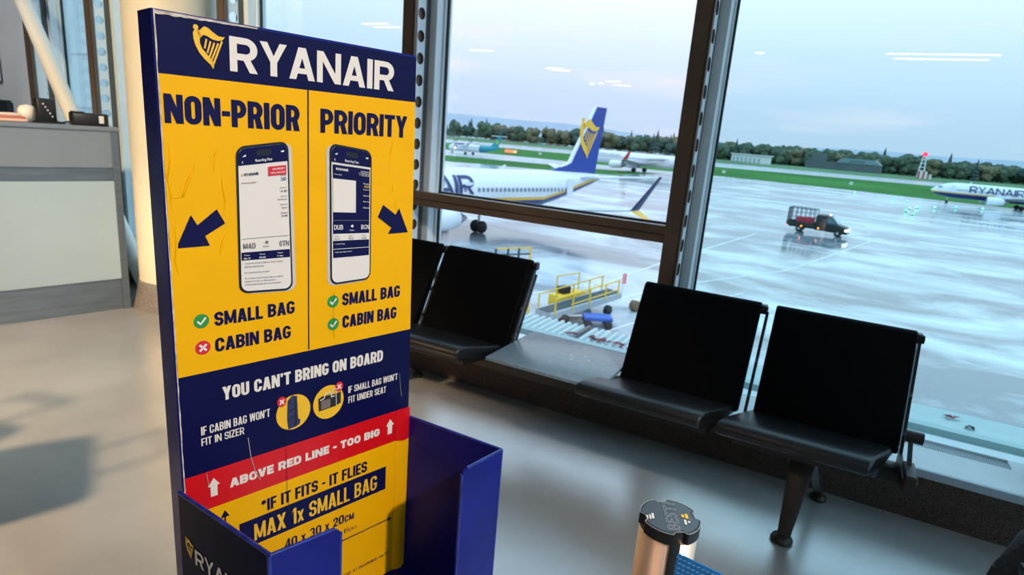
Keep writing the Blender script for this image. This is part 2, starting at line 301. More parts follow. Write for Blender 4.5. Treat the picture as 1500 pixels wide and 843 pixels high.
# mullions (front cap, perforated web, dark channel, pale box, gasket)
GX = [-.615, -2.31, -3.96, -5.61, -6.60]   # gasket x at the glass
n_t = 2
TOP = 4.2
def mullion(gx, n):
    backing = {2: M['alu'], 3: M['bronze']}.get(n)
    r = empty('trim_%d' % n, (gx, Yg, .2), kind='structure')
    x1 = -.055            # right side of the bronze cap
    H = TOP - .2
    b = MB().box(x1 - .085, x1 - .012, -.265, -.235, 0, H); b.box(x1 - .008, x1, -.262, -.235, 0, H); b.box(x1 - .012, x1 - .008, -.255, -.235, 0, H)
    b.build('bronze_cap', M['bronze'], r)
    # perforated web: plate with round openings (made of strips round each hole)
    p = MB(); X = x1 - .004; y0, y1 = -.235, -.150; yc = (y0 + y1) / 2; pr = .034; step = .125; k = 16
    nh = int(H / step)
    for i in range(nh):
        zc = step * (i + .5); z0, z1 = i * step, (i + 1) * step
        ring = [(X, yc + pr * math.cos(2 * math.pi * j / k), zc + pr * math.sin(2 * math.pi * j / k)) for j in range(k)]
        outr = []
        for j in range(k):
            c, s = math.cos(2 * math.pi * j / k), math.sin(2 * math.pi * j / k); m_ = min((y1 - yc) / max(abs(c), 1e-6), (step / 2) / max(abs(s), 1e-6)); outr.append((X, yc + c * m_, zc + s * m_))
        corners = []
        p.add(ring + outr, [(j, (j + 1) % k, k + (j + 1) % k, k + j) for j in range(k)])
        for (cy, cz, ja) in ((y1, z1, 2), (y0, z1, 6), (y0, z0, 10), (y1, z0, 14)):
            p.add([outr[ja - 1], outr[ja], outr[(ja + 1) % k], (X, cy, cz)], [(0, 1, 3), (1, 2, 3)])
    p.build('perforated_web', M['alu'], r)
    if backing: MB().box(X - .02, X - .015, y0, y1, 0, H).build('web_backing', backing, r)
    MB().box(x1 - .03, x1 - .008, -.150, -.100, 0, H).build('dark_channel', M['channel'], r)
    q = MB().box(x1 - .055, -.016, -.100, -.03, 0, H); q.box(x1 - .065, -.006, -.03, -.008, 0, H)
    q.build('pale_frame', M['alu'], r)
    MB().box(-.02, .004, -.008, .01, 0, H).build('gasket', M['gasket'], r)
    MB().box(-.125, -.108, -.008, .01, 0, H).build('gasket', M['gasket'], r)
    MB().box(-.115, -.01, .01, .05, 0, H).build('outer_frame', M['alu'], r)
for i, gx in enumerate(GX): mullion(gx, 2 + i)
mullion(1.12, 7); mullion(2.8, 8)
# windows
tints = {1: (.93, .96, 1.0), 0: (.72, .90, .93), 2: (.74, .90, .94), 3: (.72, .88, .92), 4: (.72, .88, .92), 5: (.70, .88, .92), 6: (.72, .9, .93), 7: (.72, .9, .93), 8: (.72, .9, .93)}
edges = [6.2, 4.5, 2.8, 1.12] + GX
tl = [(2.8, 9), (1.12, -.61), (-.61, -2.30), (-2.30, -3.98), (-3.98, -5.72), (-5.72, -6.66)]
wins = [(1.0, .9)]
spans = [(1.12, -.615, 0), (-.615, -2.31, 1), (-2.31, -3.96, 2), (-3.96, -5.61, 3), (-5.61, -6.60, 4), (2.8, 1.12, 5)]
for n, (xr, xl, ti) in enumerate(spans):
    w = empty('window_%d' % (n + 1), ((xl + xr) / 2, Yg, .235), kind='structure')
    hw = (xr - xl) / 2
    MB().box(-hw, hw - .11, .0, .008, 0, TOP - .235).build('pane', glass('tinted_pane_glass', tints[ti], 1.0), w, recalc=True)
# transom rail across the second window
tr_ = empty('trim_11', (-1.45, 3.07, 1.02), kind='structure')
xa, xb = -2.363 + 1.45, -.755 + 1.45
MB().box(xa, xb, .0, .05, .045, .088).build('upper_rail', M['bronze'], tr_)
MB().box(xa, xb, .006, .05, .0, .040).build('lower_rail', M['bronze'], tr_)
MB().box(xa, xb, .02, .05, .040, .045).build('rail_groove', M['gasket'], tr_)
MB().box(xa, xb, .05, .25, .0, .060).build('rail_body', M['alu'], tr_)
MB().box(xa, xb, .25, .28, .0, .075).build('gasket', M['gasket'], tr_)
# partition items, strut, column
col_ = empty('column_skirted', (-4.42, 2.93, 0), kind='structure'); col_.name = 'round_column'
MB().lathe([(.30, .0), (.30, 4.2)], 40).build('shaft', M['cream'], col_)
MB().lathe([(.355, 0), (.35, .03), (.315, .15), (.31, .2), (.30, .21)], 40).build('skirting', M['skirt'], col_)
st = MB().tube((-5.02, 2.98, .02), (-6.92, 2.98, 2.90), .062, n=20)
struct(st.build('raking_strut', mat('strut_paint', (.86, .80, .70), .45)))
# ------------------------------------------------------------ ceiling lamps (their reflections show in the glass)
LM = emis('lamp_diffuser', (1, .93, .82), 34)
def lamp_lin(x, y, l, lab):
    r = empty('linear_ceiling_lamp', (x, y, 4.2), label=lab, cat='ceiling lamp', group='lamps mirrored in the window glass')
    MB().box(-l / 2 - .03, l / 2 + .03, -.07, .07, -.06, 0).build('housing', M['white'], r)
    MB().box(-l / 2, l / 2, -.045, .045, -.068, -.06).build('diffuser', LM, r)
def lamp_round(x, y, lab, rr=.12):
    r = empty('round_ceiling_lamp', (x, y, 4.2), label=lab, cat='ceiling lamp', group='lamps mirrored in the window glass')
    MB().lathe([(rr + .03, 0), (rr + .03, -.04), (rr, -.045)], 24).build('ring', M['white'], r)
    MB().lathe([(0, -.05), (rr, -.045)], 24).build('diffuser', LM, r)
lamp_lin(1.44, -11.92, 2.3, 'long linear ceiling lamp, nearer of the pair mirrored at upper right')
lamp_lin(1.5, -12.75, 2.0, 'linear ceiling lamp, farther of the pair mirrored at upper right')
lamp_round(-2.74, -12.2, 'round ceiling lamp mirrored as a white disc beside the centre mullion', .13)
lamp_lin(-11.7, -12.25, .9, 'linear ceiling lamp mirrored at top left of the middle window')
lamp_lin(-11.1, -16.9, .8, 'linear ceiling lamp mirrored above the blue tail fin')
lamp_lin(-11.1, -17.5, .8, 'second linear ceiling lamp mirrored above the blue tail fin')
lamp_round(-11.9, -23.1, 'left round ceiling lamp of two mirrored over the tail fin', .14)
lamp_round(-11.3, -22.7, 'right round ceiling lamp of two mirrored over the tail fin', .14)
lamp_lin(-10.2, -21.4, .7, 'far linear ceiling lamp mirrored right of the tail fin')
lamp_lin(-10.4, -23.2, .9, 'farthest linear ceiling lamp mirrored right of the tail fin')
lamp_lin(-12.3, -7.5, .9, 'ceiling lamp mirrored in the pane above the bag sizer')
lamp_lin(-12.3, -8.0, .9, 'second ceiling lamp mirrored in the pane above the bag sizer')
# ------------------------------------------------------------ beam seating
bs = empty('beam_seating', (0, 2.6, 0), label='row of black leather beam seats with a built-in grey table below the window', cat='seating')
def bx(mb, *a): return mb.box(*a)
SC = [.10, -.505, -1.675, -2.265]
prof_seat = [(2.385, .405), (2.375, .425), (2.382, .445), (2.40, .458), (2.43, .462), (2.50, .452), (2.62, .430), (2.73, .412), (2.735, .385), (2.55, .375), (2.42, .388)]
prof_back = [(2.665, .40), (2.72, .385), (2.955, .815), (2.952, .835), (2.935, .845), (2.915, .842), (2.90, .83)]
def cushion(c, prof, hw, name):
    m = MB(); m.prism([(c - hw - (.10 * (2.735 - y) / .33 if name == 'seat' else 0), y - 2.6, z) for y, z in prof], (2 * hw, 0, 0))
    return m.build(name, M['leather' if name == 'seat' else 'leather_back'], bs, bevel=.010, seg=3)
for c in SC:
    cushion(c, prof_seat, .272, 'seat'); cushion(c, prof_back, .272, 'backrest')
    sh = MB()
    sh.prism([(c - .312, -.19, .375), (c - .262, .10, .360), (c - .262, .10, .385), (c - .312, -.19, .395)], (.50, 0, 0))
    sh.build('seat_pan', M['blackmetal'], bs)
    k = MB(); k.box(c + .268, c + .295, .325, .37, .79, .83); k.tube((c + .262, .335, .81), (c + .3, .335, .81), .018, n=12); k.build('back_knob', M['blackmetal'], bs, bevel=.004)
for x in (-.205, .385, -1.39, -1.968):
    m = MB(); m.prism([(x - .006, -.10, .35), (x - .006, .12, .34), (x - .006, .14, .40), (x - .006, -.1, .385)], (.012, 0, 0))
    m.bar((x, .10, .38), (x, .335, .80), .012, .025); m.bar((x, .16, .40), (x, .36, .76), .008, .014); m.bar((x, .12, .46), (x, .22, .50), .008, .01); m.bar((x, .19, .60), (x, .28, .63), .008, .01)
    m.build('side_bracket', M['blackmetal'], bs)
MB().box(-2.6, .40, .02, .09, .30, .36).build('beam', M['blackmetal'], bs, bevel=.006)
t_ = MB().box(-1.375, -.785, -.17, .345, .425, .443).build('table_top', M['table'], bs, bevel=.004)
MB().box(-1.37, -.79, -.165, -.135, .385, .425).build('table_frame', M['blackmetal'], bs); MB().box(-1.37, -.79, .31, .34, .385, .425).build('table_frame', M['blackmetal'], bs)
for dx, dy in ((-.02, .03), (.03, .05), (.0, -.02), (.06, .01)):
    MB().lathe([(0, .4445), (.008, .4445), (.009, .443)], 10, (-1.03 + dx * 1.3, .10 + dy * 1.2, 0)).build('screw_cap', M['white'], bs)
for lx in (.035, -2.22):
    lg = MB(); lg.prism([(lx - .03, .03, .34), (lx + .075, .03, .34), (lx + .028, -.16, .02), (lx - .020, -.16, .02)], (0, .035, 0))
    l1 = lg.build('leg', M['legmetal'], bs, bevel=.004)
    MB().lathe([(0, 0), (.043, 0), (.043, .010), (.036, .022), (.012, .03)], 24, (lx, -.145, 0)).build('foot', M['legmetal'], l1)
    l2 = MB().bar((lx + .06, .02, .30), (lx + .115, .29, .02), .032, .028).build('leg', M['legmetal'], bs)
    MB().lathe([(0, 0), (.036, 0), (.036, .010), (.03, .02), (.012, .03)], 24, (lx + .115, .29, 0)).build('foot', M['legmetal'], l2)
eb = MB().box(.385, .425, -.12, .02, .33, .405).build('end_bracket', M['legmetal'], bs, bevel=.006)
MB().tube((.425, -.07, .365), (.433, -.07, .365), .008, n=10).build('bolt', M['brass'], eb)
MB().tube((.385, .10, .475), (.445, .10, .475), .024, n=16).build('hinge', M['legmetal'], bs)
m = MB(); m.bar((.405, -.02, .39), (.405, .09, .46), .012, .03); m.build('strut', M['blackmetal'], bs)
# ------------------------------------------------------------ bag sizer stand
TH = math.atan2(.964893, .262644)
sz = empty('bag_sizer_stand', (-.90943, .57541, 0), TH, label='tall blue and yellow airline bag sizer stand with printed poster and open metal box', cat='bag sizer')
def PW(z): return .470 + (1.62 - z) * .021   # the panel widens slightly towards the box
def LE(z): return (1.62 - z) * .005
HT = 1.632
def panel(name, z0, z1, d0, d1, m, parent, ins=0, nx=1):
    b = MB(); vs = [(LE(z) + ins if i == 0 else PW(z) - ins, d, z) for i in (0, 1) for d in (d0, d1) for z in (z0, z1)]
    b.add(vs, [(0, 1, 3, 2), (4, 6, 7, 5), (0, 4, 5, 1), (2, 3, 7, 6), (0, 2, 6, 4), (1, 5, 7, 3)]); return b.build(name, m, parent, bevel=0)
core = panel('board', .02, HT, .002, .062, M['bluepaint'], sz)
poster = MB()
b = MB()
# base block under the box
MB().box(-.01, .56, -.25, .08, 0, .035).build('base_plate', M['bluepaint'], sz, bevel=.004)
FY = 0.0
PO = empty('poster', (0, 0, 0)); PO.parent = sz
def quadz(name, z0, z1, m, u0=None, u1=None, y=0.0, parent=PO):
    a0 = LE(z0) + .004 if u0 is None else u0; a1 = LE(z1) + .004 if u0 is None else u0; b0 = PW(z0) - .001 if u1 is None else u1; b1 = PW(z1) - .001 if u1 is None else u1
    return MB().add([(a0, y - .001, z0), (b0, y - .001, z0), (b1, y - .001, z1), (a1, y - .001, z1), (a0, y + .002, z0), (b0, y + .002, z0), (b1, y + .002, z1), (a1, y + .002, z1)],
                    [(0, 1, 2, 3), (4, 7, 6, 5), (0, 4, 5, 1), (3, 2, 6, 7), (0, 3, 7, 4), (1, 5, 6, 2)]).build(name, m, parent)
quadz('navy_header', 1.544, 1.628, M['navyband'])
quadz('yellow_field', 1.0645, 1.544, M['yellow'])
quadz('navy_field', .877, 1.0645, M['navyband'])
quadz('red_band', .802, .877, M['red'])
quadz('yellow_field', .44, .802, M['yellow'])
Y1 = -.0018; Y2 = -.0026; Y3 = -.0034; Y4 = -.0042
def txt(s, u0, z0, u1, z1, m, t=.18, y=Y1, parent=PO, gap=.08, name='lettering'):
    mb = MB(); block_text(mb, s, lambda a, b: (u0 + a * (u1 - u0), y, z0 + b * (z1 - z0)), (u1 - u0) / (z1 - z0), t, None, gap)
    return mb.build(name, m, parent, recalc=False)
def poly(pts, m, y=Y1, name='print', parent=PO):
    return MB().add([(u, y, z) for u, z in pts], [tuple(range(len(pts)))]).build(name, m, parent, recalc=False)
def disc(u, z, ru, rz, m, y=Y1, name='print', parent=PO):
    return poly([(u + ru * math.cos(t * math.pi / 18), z + rz * math.sin(t * math.pi / 18)) for t in range(36)], m, y, name, parent)
def stroke(mb, pts, w, fn):
    for (a, b), (c, d) in zip(pts, pts[1:]):
        l = math.hypot(c - a, d - b) or 1; nx, ny = -(d - b) / l * w / 2, (c - a) / l * w / 2; ex, ey = (c - a) / l * w * .25, (d - b) / l * w * .25
        mb.add([fn(a - ex + nx, b - ey + ny), fn(a - ex - nx, b - ey - ny), fn(c + ex - nx, d + ey - ny), fn(c + ex + nx, d + ey + ny)], [(0, 1, 2, 3)])
def harp(mb, fn):
    """emblem in unit box: winged figure whose body becomes a harp"""
    body = [(.06, .86), (.02, .80), (.03, .66), (.08, .52), (.18, .36), (.34, .22), (.52, .10), (.60, 0), (.64, .10), (.58, .20), (.42, .34), (.28, .46), (.22, .58), (.22, .68), (.28, .74), (.24, .82), (.16, .88)]
    mb.add([fn(*p) for p in body], [tuple(range(len(body)))])
    wing = [(.14, .84), (.26, .90), (.36, .98), (.48, .96), (.62, .88), (.80, .80), (1.0, .80), (.92, .72), (.78, .69), (.62, .70), (.46, .76), (.34, .78), (.22, .70)]
    mb.add([fn(*p) for p in wing], [tuple(range(len(wing)))])
    hd = [(.11 + .08 * math.cos(t), .93 + .065 * math.sin(t)) for t in [k * math.pi / 6 for k in range(12)]]
    mb.add([fn(*p) for p in hd], [tuple(range(12))])
    for (x, y_, x2, y2) in ((.42, .68, .36, .48), (.54, .64, .44, .38), (.66, .62, .50, .29), (.78, .62, .55, .20), (.90, .68, .60, .10)):
        stroke(mb, [(x, y_), (x2, y2)], .055, fn)
    return mb
def box_fn(u0, z0, u1, z1, y): return lambda a, b: (u0 + a * (u1 - u0), y, z0 + b * (z1 - z0))
harp(MB(), box_fn(.0530, 1.5588, .1005, 1.6200, Y1)).build('harp_emblem', M['yel_ink'], PO, recalc=False)
txt('RYANAIR', .1069, 1.5594, .4169, 1.6113, M['cream_ink'], .225, gap=.075)
poly([(.2378, 1.067), (.2402, 1.067), (.2402, 1.544), (.2378, 1.544)], M['navy'], name='divider')
txt('NON-PRIOR', .0087, 1.4739, .2232, 1.5163, M['navy'], .225, gap=.05)
txt('PRIORITY', .2626, 1.4738, .4522, 1.5152, M['navy'], .225, gap=.05)
for s, a in (('SMALL BAG', (.0674, 1.1444, .2111, 1.1691)), ('CABIN BAG', (.0671, 1.0979, .203, 1.1227)), ('SMALL BAG', (.3104, 1.1435, .4489, 1.1689)), ('CABIN BAG', (.3115, 1.0969, .4415, 1.1227))):
    txt(s, *a, M['navy'], .225, gap=.055)
def badge(u, z, r, ok, parent=PO, y=Y1, rz=None):
    d = disc(u, z, r, rz or r, M['green_ink'] if ok else M['red_ink'], y, 'tick_badge' if ok else 'cross_badge', parent)
    mb = MB(); fn = box_fn(u - r, z - (rz or r), u + r, z + (rz or r), y - .0006)
    if ok: stroke(mb, [(.25, .5), (.43, .3), (.76, .70)], .13, fn)
    else: stroke(mb, [(.3, .3), (.7, .7)], .15, fn); stroke(mb, [(.3, .7), (.7, .3)], .15, fn)
    mb.build('badge_mark', M['white_ink'], parent, recalc=False)
badge(.0469, 1.157, .0123, True); badge(.0474, 1.1102, .0123, False); badge(.2903, 1.1555, .0123, True); badge(.2911, 1.109, .0123, True)
poly([(.0144, 1.2826), (.0384, 1.3345), (.0476, 1.3179), (.0785, 1.3424), (.091, 1.3188), (.0587, 1.2995), (.0656, 1.2833)], M['navy'], name='arrow')
poly([(.4004, 1.3407), (.4313, 1.3196), (.4395, 1.3325), (.4639, 1.2815), (.4136, 1.2809), (.4218, 1.2932), (.3882, 1.3166)], M['navy'], name='arrow')
# phones drawn in perspective: bilinear quad + rounded rectangle
def bil(TL, TR, BR, BL, y):
    def fn(a, b):
        u = (1 - a) * ((1 - b) * BL[0] + b * TL[0]) + a * ((1 - b) * BR[0] + b * TR[0]); z = (1 - a) * ((1 - b) * BL[1] + b * TL[1]) + a * ((1 - b) * BR[1] + b * TR[1]); return (u, y, z)
    return fn
def rrect(a0, b0, a1, b1, ra, rb, n=6):
    o = []
    for cx_, cy_, s in ((a1 - ra, b1 - rb, 0), (a0 + ra, b1 - rb, 1), (a0 + ra, b0 + rb, 2), (a1 - ra, b0 + rb, 3)):
        for k in range(n + 1):
            t = (s + k / n) * math.pi / 2; o.append((cx_ + ra * math.cos(t), cy_ + rb * math.sin(t)))
    return o
def qpoly(fnq, pts, m, name='print', parent=PO): return MB().add([fnq(*p) for p in pts], [tuple(range(len(pts)))]).build(name, m, parent, recalc=False)
def phone(Q, side_dx, dark):
    ph = lambda y: bil(*Q, y)
    Qs = [(p[0] + side_dx, p[1] - .002) for p in Q]
    qpoly(bil(*Qs, Y1), rrect(0, 0, 1, 1, .16, .06), M['phone_side'], 'phone_side')
    qpoly(bil(*Q, Y2), rrect(0, 0, 1, 1, .16, .06), M['phone_black'], 'phone_case')
    f = ph(Y3); g = ph(Y4)
    R_ = lambda a0, b0, a1, b1: [(a0, b0), (a1, b0), (a1, b1), (a0, b1)]
    qpoly(f, rrect(.035, .015, .965, .985, .13, .05), M['screen'], 'phone_screen')
    g2_ = ph(Y4 - .0004); g3 = ph(Y4 - .0009)
    hd = [p for p in rrect(.035, .015, .965, .985, .13, .05) if p[1] > .5]
    qpoly(g, hd + [(.035, .875), (.965, .875)], M['navy'], 'screen_header')
    qpoly(g2_, rrect(.36, .925, .66, .965, .06, .018), M['phone_black'], 'camera_notch')
    def tx(s, a0, b0, a1, b1, m, bold=0.01):
        mb = MB(); ff = lambda a, b: g3(a0 + a * (a1 - a0), b0 + b * (b1 - b0))
        if bold < 0: block_text(mb, s, ff, 2.35, .16, None, .13)
        else: text_into(mb, s, ff, bold)
        mb.build('lettering', m, PO, recalc=False)
    tx('Boarding Pass', .34, .885, .66, .908, M['white_ink'])
    tx('<', .09, .885, .115, .905, M['white_ink'])
    if dark:
        qpoly(g, R_(.06, .27, .94, .86), M['navy'], 'screen_card')
        qpoly(g, R_(.035, .865, .965, .875), M['screen'], 'print')
        ink = M['white_ink']; 
        qpoly(g2_, R_(.06, .53, .60, .765), M['screen'], 'blank_code_square')   # plain light square
        tx('RYANAIR', .13, .825, .42, .842, ink, .03); tx('Passenger', .08, .79, .27, .80, ink); 
        for k, (a0, zz) in enumerate(((.72, .832), (.66, .818), (.68, .804))): tx('PRIORITY' if k == 0 else '2 CABIN BAGS' if k == 1 else '+ QUEUE', a0, zz, .93, zz + .009, ink)
        for zz, s in ((.745, 'Seat'), (.70, 'Sequence'), (.655, 'Queue'), (.61, 'Boarding'), (.565, 'Gate')): tx(s, .78, zz, .93, zz + .010, ink)
        tx('02F', .80, .72, .93, .737, M['yel_ink'])
        tx('DUB', .08, .405, .29, .44, ink, -1); tx('BCN', .73, .405, .93, .44, ink, -1)
        tx('Direct', .45, .395, .56, .405, ink)
        qpoly(g2_, [(.47, .43), (.52, .418), (.55, .43), (.52, .442)], ink, 'plane_mark')
        qpoly(g2_, R_(.06, .47, .94, .474), M['greytext']); 
        qpoly(g2_, R_(.06, .325, .94, .375), M['screen'])
        for a0, s in ((.09, '06:15'), (.42, '09:40'), (.75, '20 Mar')): tx(s, a0, .332, a0 + .12, .344, M['greytext'], .02); tx('Time', a0, .352, a0 + .10, .362, M['greytext'])
        tx('1 small bag', .09, .295, .33, .306, ink); tx('1 cabin bag (10kg) on board', .09, .235, .50, .246, ink)
        qpoly(g2_, R_(.06, .262, .94, .266), M['screen']); qpoly(g, R_(.06, .20, .94, .27), M['navy'])
    else:
        ink = M['greytext']
        qpoly(g2_, R_(.58, .79, .93, .85), M['red_ink'], 'print'); tx('NON-PRIORITY', .66, .825, .90, .838, M['white_ink'], .02); tx('1 SMALL BAG ONLY', .61, .802, .91, .814, M['white_ink'], .02)
        tx('RYANAIR', .13, .805, .40, .823, M['navy'], .03); harp(MB(), lambda a, b: g2_(.075 + a * .04, .803 + b * .02)).build('harp_emblem', M['yel_ink'], PO, recalc=False)
        tx('Passenger', .08, .752, .36, .765, ink, .01)
        for zz, s in ((.785, 'Seat'), (.70, 'Sequence'), (.645, 'Queue'), (.59, 'Boarding'), (.535, 'Gate')):
            tx(s, .80, zz, .93, zz + .010, ink)
            if zz < .75: tx('Non-Priority' if s == 'Queue' else 'Door 2' if s == 'Boarding' else '18', .74 if s == 'Queue' else .82, zz - .022, .93, zz - .010, ink, .02)
        tx('24D', .82, .752, .93, .775, M['bluetext'])
        tx('MAD', .08, .315, .30, .352, ink, -1); tx('STN', .75, .315, .94, .352, ink, -1)
        tx('Direct', .44, .318, .56, .328, ink); qpoly(g2_, [(.47, .35), (.52, .338), (.55, .35), (.52, .362)], ink, 'plane_mark')
        qpoly(g, R_(.06, .382, .94, .385), M['greytext'])
        qpoly(g, R_(.045, .235, .955, .290), M['navy'], 'print')
        for a0, s in ((.08, '06:15'), (.36, '09:40'), (.70, '17 May')): tx(s, a0, .242, a0 + .12, .254, M['white_ink'], .02); tx('Time', a0, .266, a0 + .11, .275, M['white_ink'])
        for zz, a1, s in ((.205, .80, '1 small bag on board (40cm x 30cm x 20cm)'), (.183, .44, 'that fits under the seat'), (.140, .54, 'No checked-in bags included'), (.100, .80, 'As you have not purchased a seat, you may be'), (.078, .66, 'required to move to a different seat to'), (.056, .76, 'accommodate families that must sit together')):
            tx(s, .09, zz, a1, zz + .013, ink, .015)
    qpoly(g2_, [(.10, .93), (.17, .93), (.17, .945)], M['white_ink'], 'signal_mark'); qpoly(g2_, R_(.84, .935, .90, .945), M['white_ink'], 'battery_mark')
phone([(.1116, 1.4431), (.2014, 1.4564), (.2076, 1.1900), (.1106, 1.1960)], .0065, False)
phone([(.2800, 1.4566), (.3703, 1.4451), (.3740, 1.1908), (.2838, 1.1890)], -.006, True)
txt("YOU CAN'T BRING ON BOARD", .0758, 1.0059, .410, 1.031, M['cream_ink'], .225, gap=.055)
txt("IF CABIN BAG WON'T", .0377, .9503, .1604, .9663, M['cream_ink'], .15, gap=.06); txt('FIT IN SIZER', .0373, .9299, .1116, .9444, M['cream_ink'], .15, gap=.06)
txt("IF SMALL BAG WON'T", .3269, .9526, .4504, .9675, M['cream_ink'], .15, gap=.06); txt('FIT UNDER SEAT', .3273, .9296, .4209, .9445, M['cream_ink'], .15, gap=.06)
disc(.2071, .9454, .035, .036, M['yel_ink'], name='picture_disc'); disc(.2820, .9457, .034, .036, M['yel_ink'], name='picture_disc')
bkm = mat('backpack_print', (.03, .045, .14), .5, noise=.5, scale=160); dk = mat('dark_bag_print', (.02, .018, .02), .5); gr_ = mat('grey_bag_print', (.22, .17, .15), .5, noise=.3, scale=300)
poly([(.195, .972), (.204, .981), (.214, .978), (.216, .93), (.221, .925), (.219, .917), (.212, .914), (.196, .912), (.1935, .935)], bkm, Y2, 'backpack_picture')
poly([(.209, .975), (.2115, .975), (.2125, .915), (.210, .915)], dk, Y3, 'backpack_strap'); poly([(.196, .952), (.214, .953), (.214, .9515), (.196, .9505)], dk, Y3, 'backpack_strap'); poly([(.196, .934), (.214, .936), (.214, .934), (.196, .9325)], dk, Y3, 'backpack_strap')
poly([(.259, .958), (.267, .962), (.296, .960), (.309, .962), (.309, .937), (.298, .933), (.260, .931)], dk, Y2, 'bag_picture')
poly([(.264, .953), (.285, .953), (.285, .934), (.264, .934)], gr_, Y3, 'bag_pocket')
mb = MB(); fn = lambda a, b: (a, Y4, b)
stroke(mb, [(.262, .955), (.270, .957), (.274, .968), (.284, .968), (.288, .956), (.294, .957)], .0018, fn); stroke(mb, [(.286, .956), (.29, .972), (.297, .972), (.298, .935)], .0012, fn); mb.build('bag_handles', M['white_ink'], PO, recalc=False)
badge(.1832, .9736, .009, False, y=Y2 - .0002, rz=.0105); badge(.3050, .9736, .009, False, y=Y2 - .0002, rz=.0105)
txt('ABOVE RED LINE - TOO BIG', .0826, .8302, .4073, .8482, M['cream_ink'], .31, gap=.07)
for u in (.0548, .4345):
    poly([(u - .006, .825), (u + .006, .825), (u + .006, .846), (u + .0105, .846), (u, .8615), (u - .0105, .846), (u - .006, .846)], M['cream_ink'], name='arrow')
txt('*IF IT FITS - IT FLIES', .1395, .7529, .3768, .7790, M['navy'], .20, gap=.06)
poly([(.0972, .6890), (.427, .6890), (.427, .7468), (.0972, .7468)], M['navy'], name='navy_box')
txt('MAX 1x SMALL BAG', .1244, .6985, .403, .7345, M['yel_ink'], .155, Y2, gap=.06)
txt('40 x 30 x 20cm', .1852, .6480, .3456, .6700, M['navy'], .18); txt('40 x 25 x 15cm', .235, .6205, .3522, .6310, M['navy'], .12)
poly([(.085, .6028), (.44, .6030), (.44, .6058), (.085, .6056)], M['navy'], name='arrow_line'); poly([(.4375, .599), (.4476, .6043), (.4375, .610)], M['navy'], name='arrow_head')
poly([(.0705, .61), (.0735, .61), (.0735, .779), (.0705, .779)], M['navy'], name='arrow_line'); poly([(.0640, .774), (.0800, .774), (.0721, .7885)], M['navy'], name='arrow_head')
txt('*SMALL BAG & CABIN BAG AT BOARDING GATE', .21, .5085, .4411, .5157, M['navy'], .16)
# worn edges, scratches, raised wrinkles
tb = MB(); rnd = random.Random(3); n = 60; vs = []
for i in range(n + 1):
    z = .70 + (HT - .70) * i / n; w = rnd.random() * .0016; vs += [(LE(z) + .0015, -.0022, z), (LE(z) + .0025 + w, -.0022, z)]
tb.add(vs, [(2 * i, 2 * i + 1, 2 * i + 3, 2 * i + 2) for i in range(n)]); setp(tb.build('torn_edge', M['torn'], sz), 'white torn left edge')
tb = MB(); vs = []
for i in range(31):
    u = .002 + .15 * i / 30; w = (.002 + rnd.random() * .002) * (1 - i / 31); vs += [(u, -.0024, HT - .004 - w), (u, -.0024, HT - .002)]
tb.add(vs, [(2 * i, 2 * i + 1, 2 * i + 3, 2 * i + 2) for i in range(30)]); tb.build('torn_edge', M['torn'], sz)
wr = MB(); rnd = random.Random(11)
def wrinkle(pts, w, h):
    vs = []; fs = []
    for i, (u, z) in enumerate(pts):
        k = math.sin(math.pi * i / (len(pts) - 1)) + .02
        vs += [(u - w * k, -.0010, z), (u - w * .4 * k, -.0012 - h * k, z + .001), (u + w * .4 * k, -.0012 - h * k, z + .001), (u + w * k, -.0010, z)]
    for i in range(len(pts) - 1):
        for j in range(3): fs.append((4 * i + j, 4 * i + j + 1, 4 * i + 4 + j + 1, 4 * i + 4 + j))
    MB().add(vs, fs, True).build('poster_wrinkle', M['yellow'], PO)
for a in ([(.052, 1.425), (.046, 1.405), (.036, 1.385), (.028, 1.362), (.012, 1.36)], [(.012, 1.44), (.014, 1.42), (.009, 1.39), (.012, 1.365), (.010, 1.34)], [(.088, 1.40), (.090, 1.375), (.093, 1.355), (.088, 1.33)], [(.092, 1.305), (.085, 1.285), (.080, 1.262)], [(.014, 1.32), (.016, 1.29), (.013, 1.26), (.017, 1.235)], [(.085, 1.44), (.080, 1.43), (.075, 1.40)], [(.42, 1.47), (.415, 1.44), (.413, 1.40)], [(.42, 1.385), (.424, 1.37), (.42, 1.365)], [(.435, 1.35), (.43, 1.34), (.436, 1.32)]):
    wrinkle(a, .0026, .0018)
sc = MB(); stroke(sc, [(.118, .92), (.122, .88), (.130, .845), (.139, .825)], .0016, lambda a, b: (a, Y2, b)); stroke(sc, [(.455, .965), (.459, .93), (.463, .91)], .0008, lambda a, b: (a, Y2, b)); stroke(sc, [(.043, .875), (.046, .85)], .0012, lambda a, b: (a, Y2, b))
sc.build('scratch', M['scratch'], PO, recalc=False)
sc = MB(); stroke(sc, [(.292, 1.175), (.291, 1.12), (.293, 1.08)], .0005, lambda a, b: (a, Y2, b)); stroke(sc, [(.190, .915), (.1905, .86), (.192, .78), (.196, .73)], .0007, lambda a, b: (a, Y2, b)); sc.build('crack', M['phone_black'], PO, recalc=False)
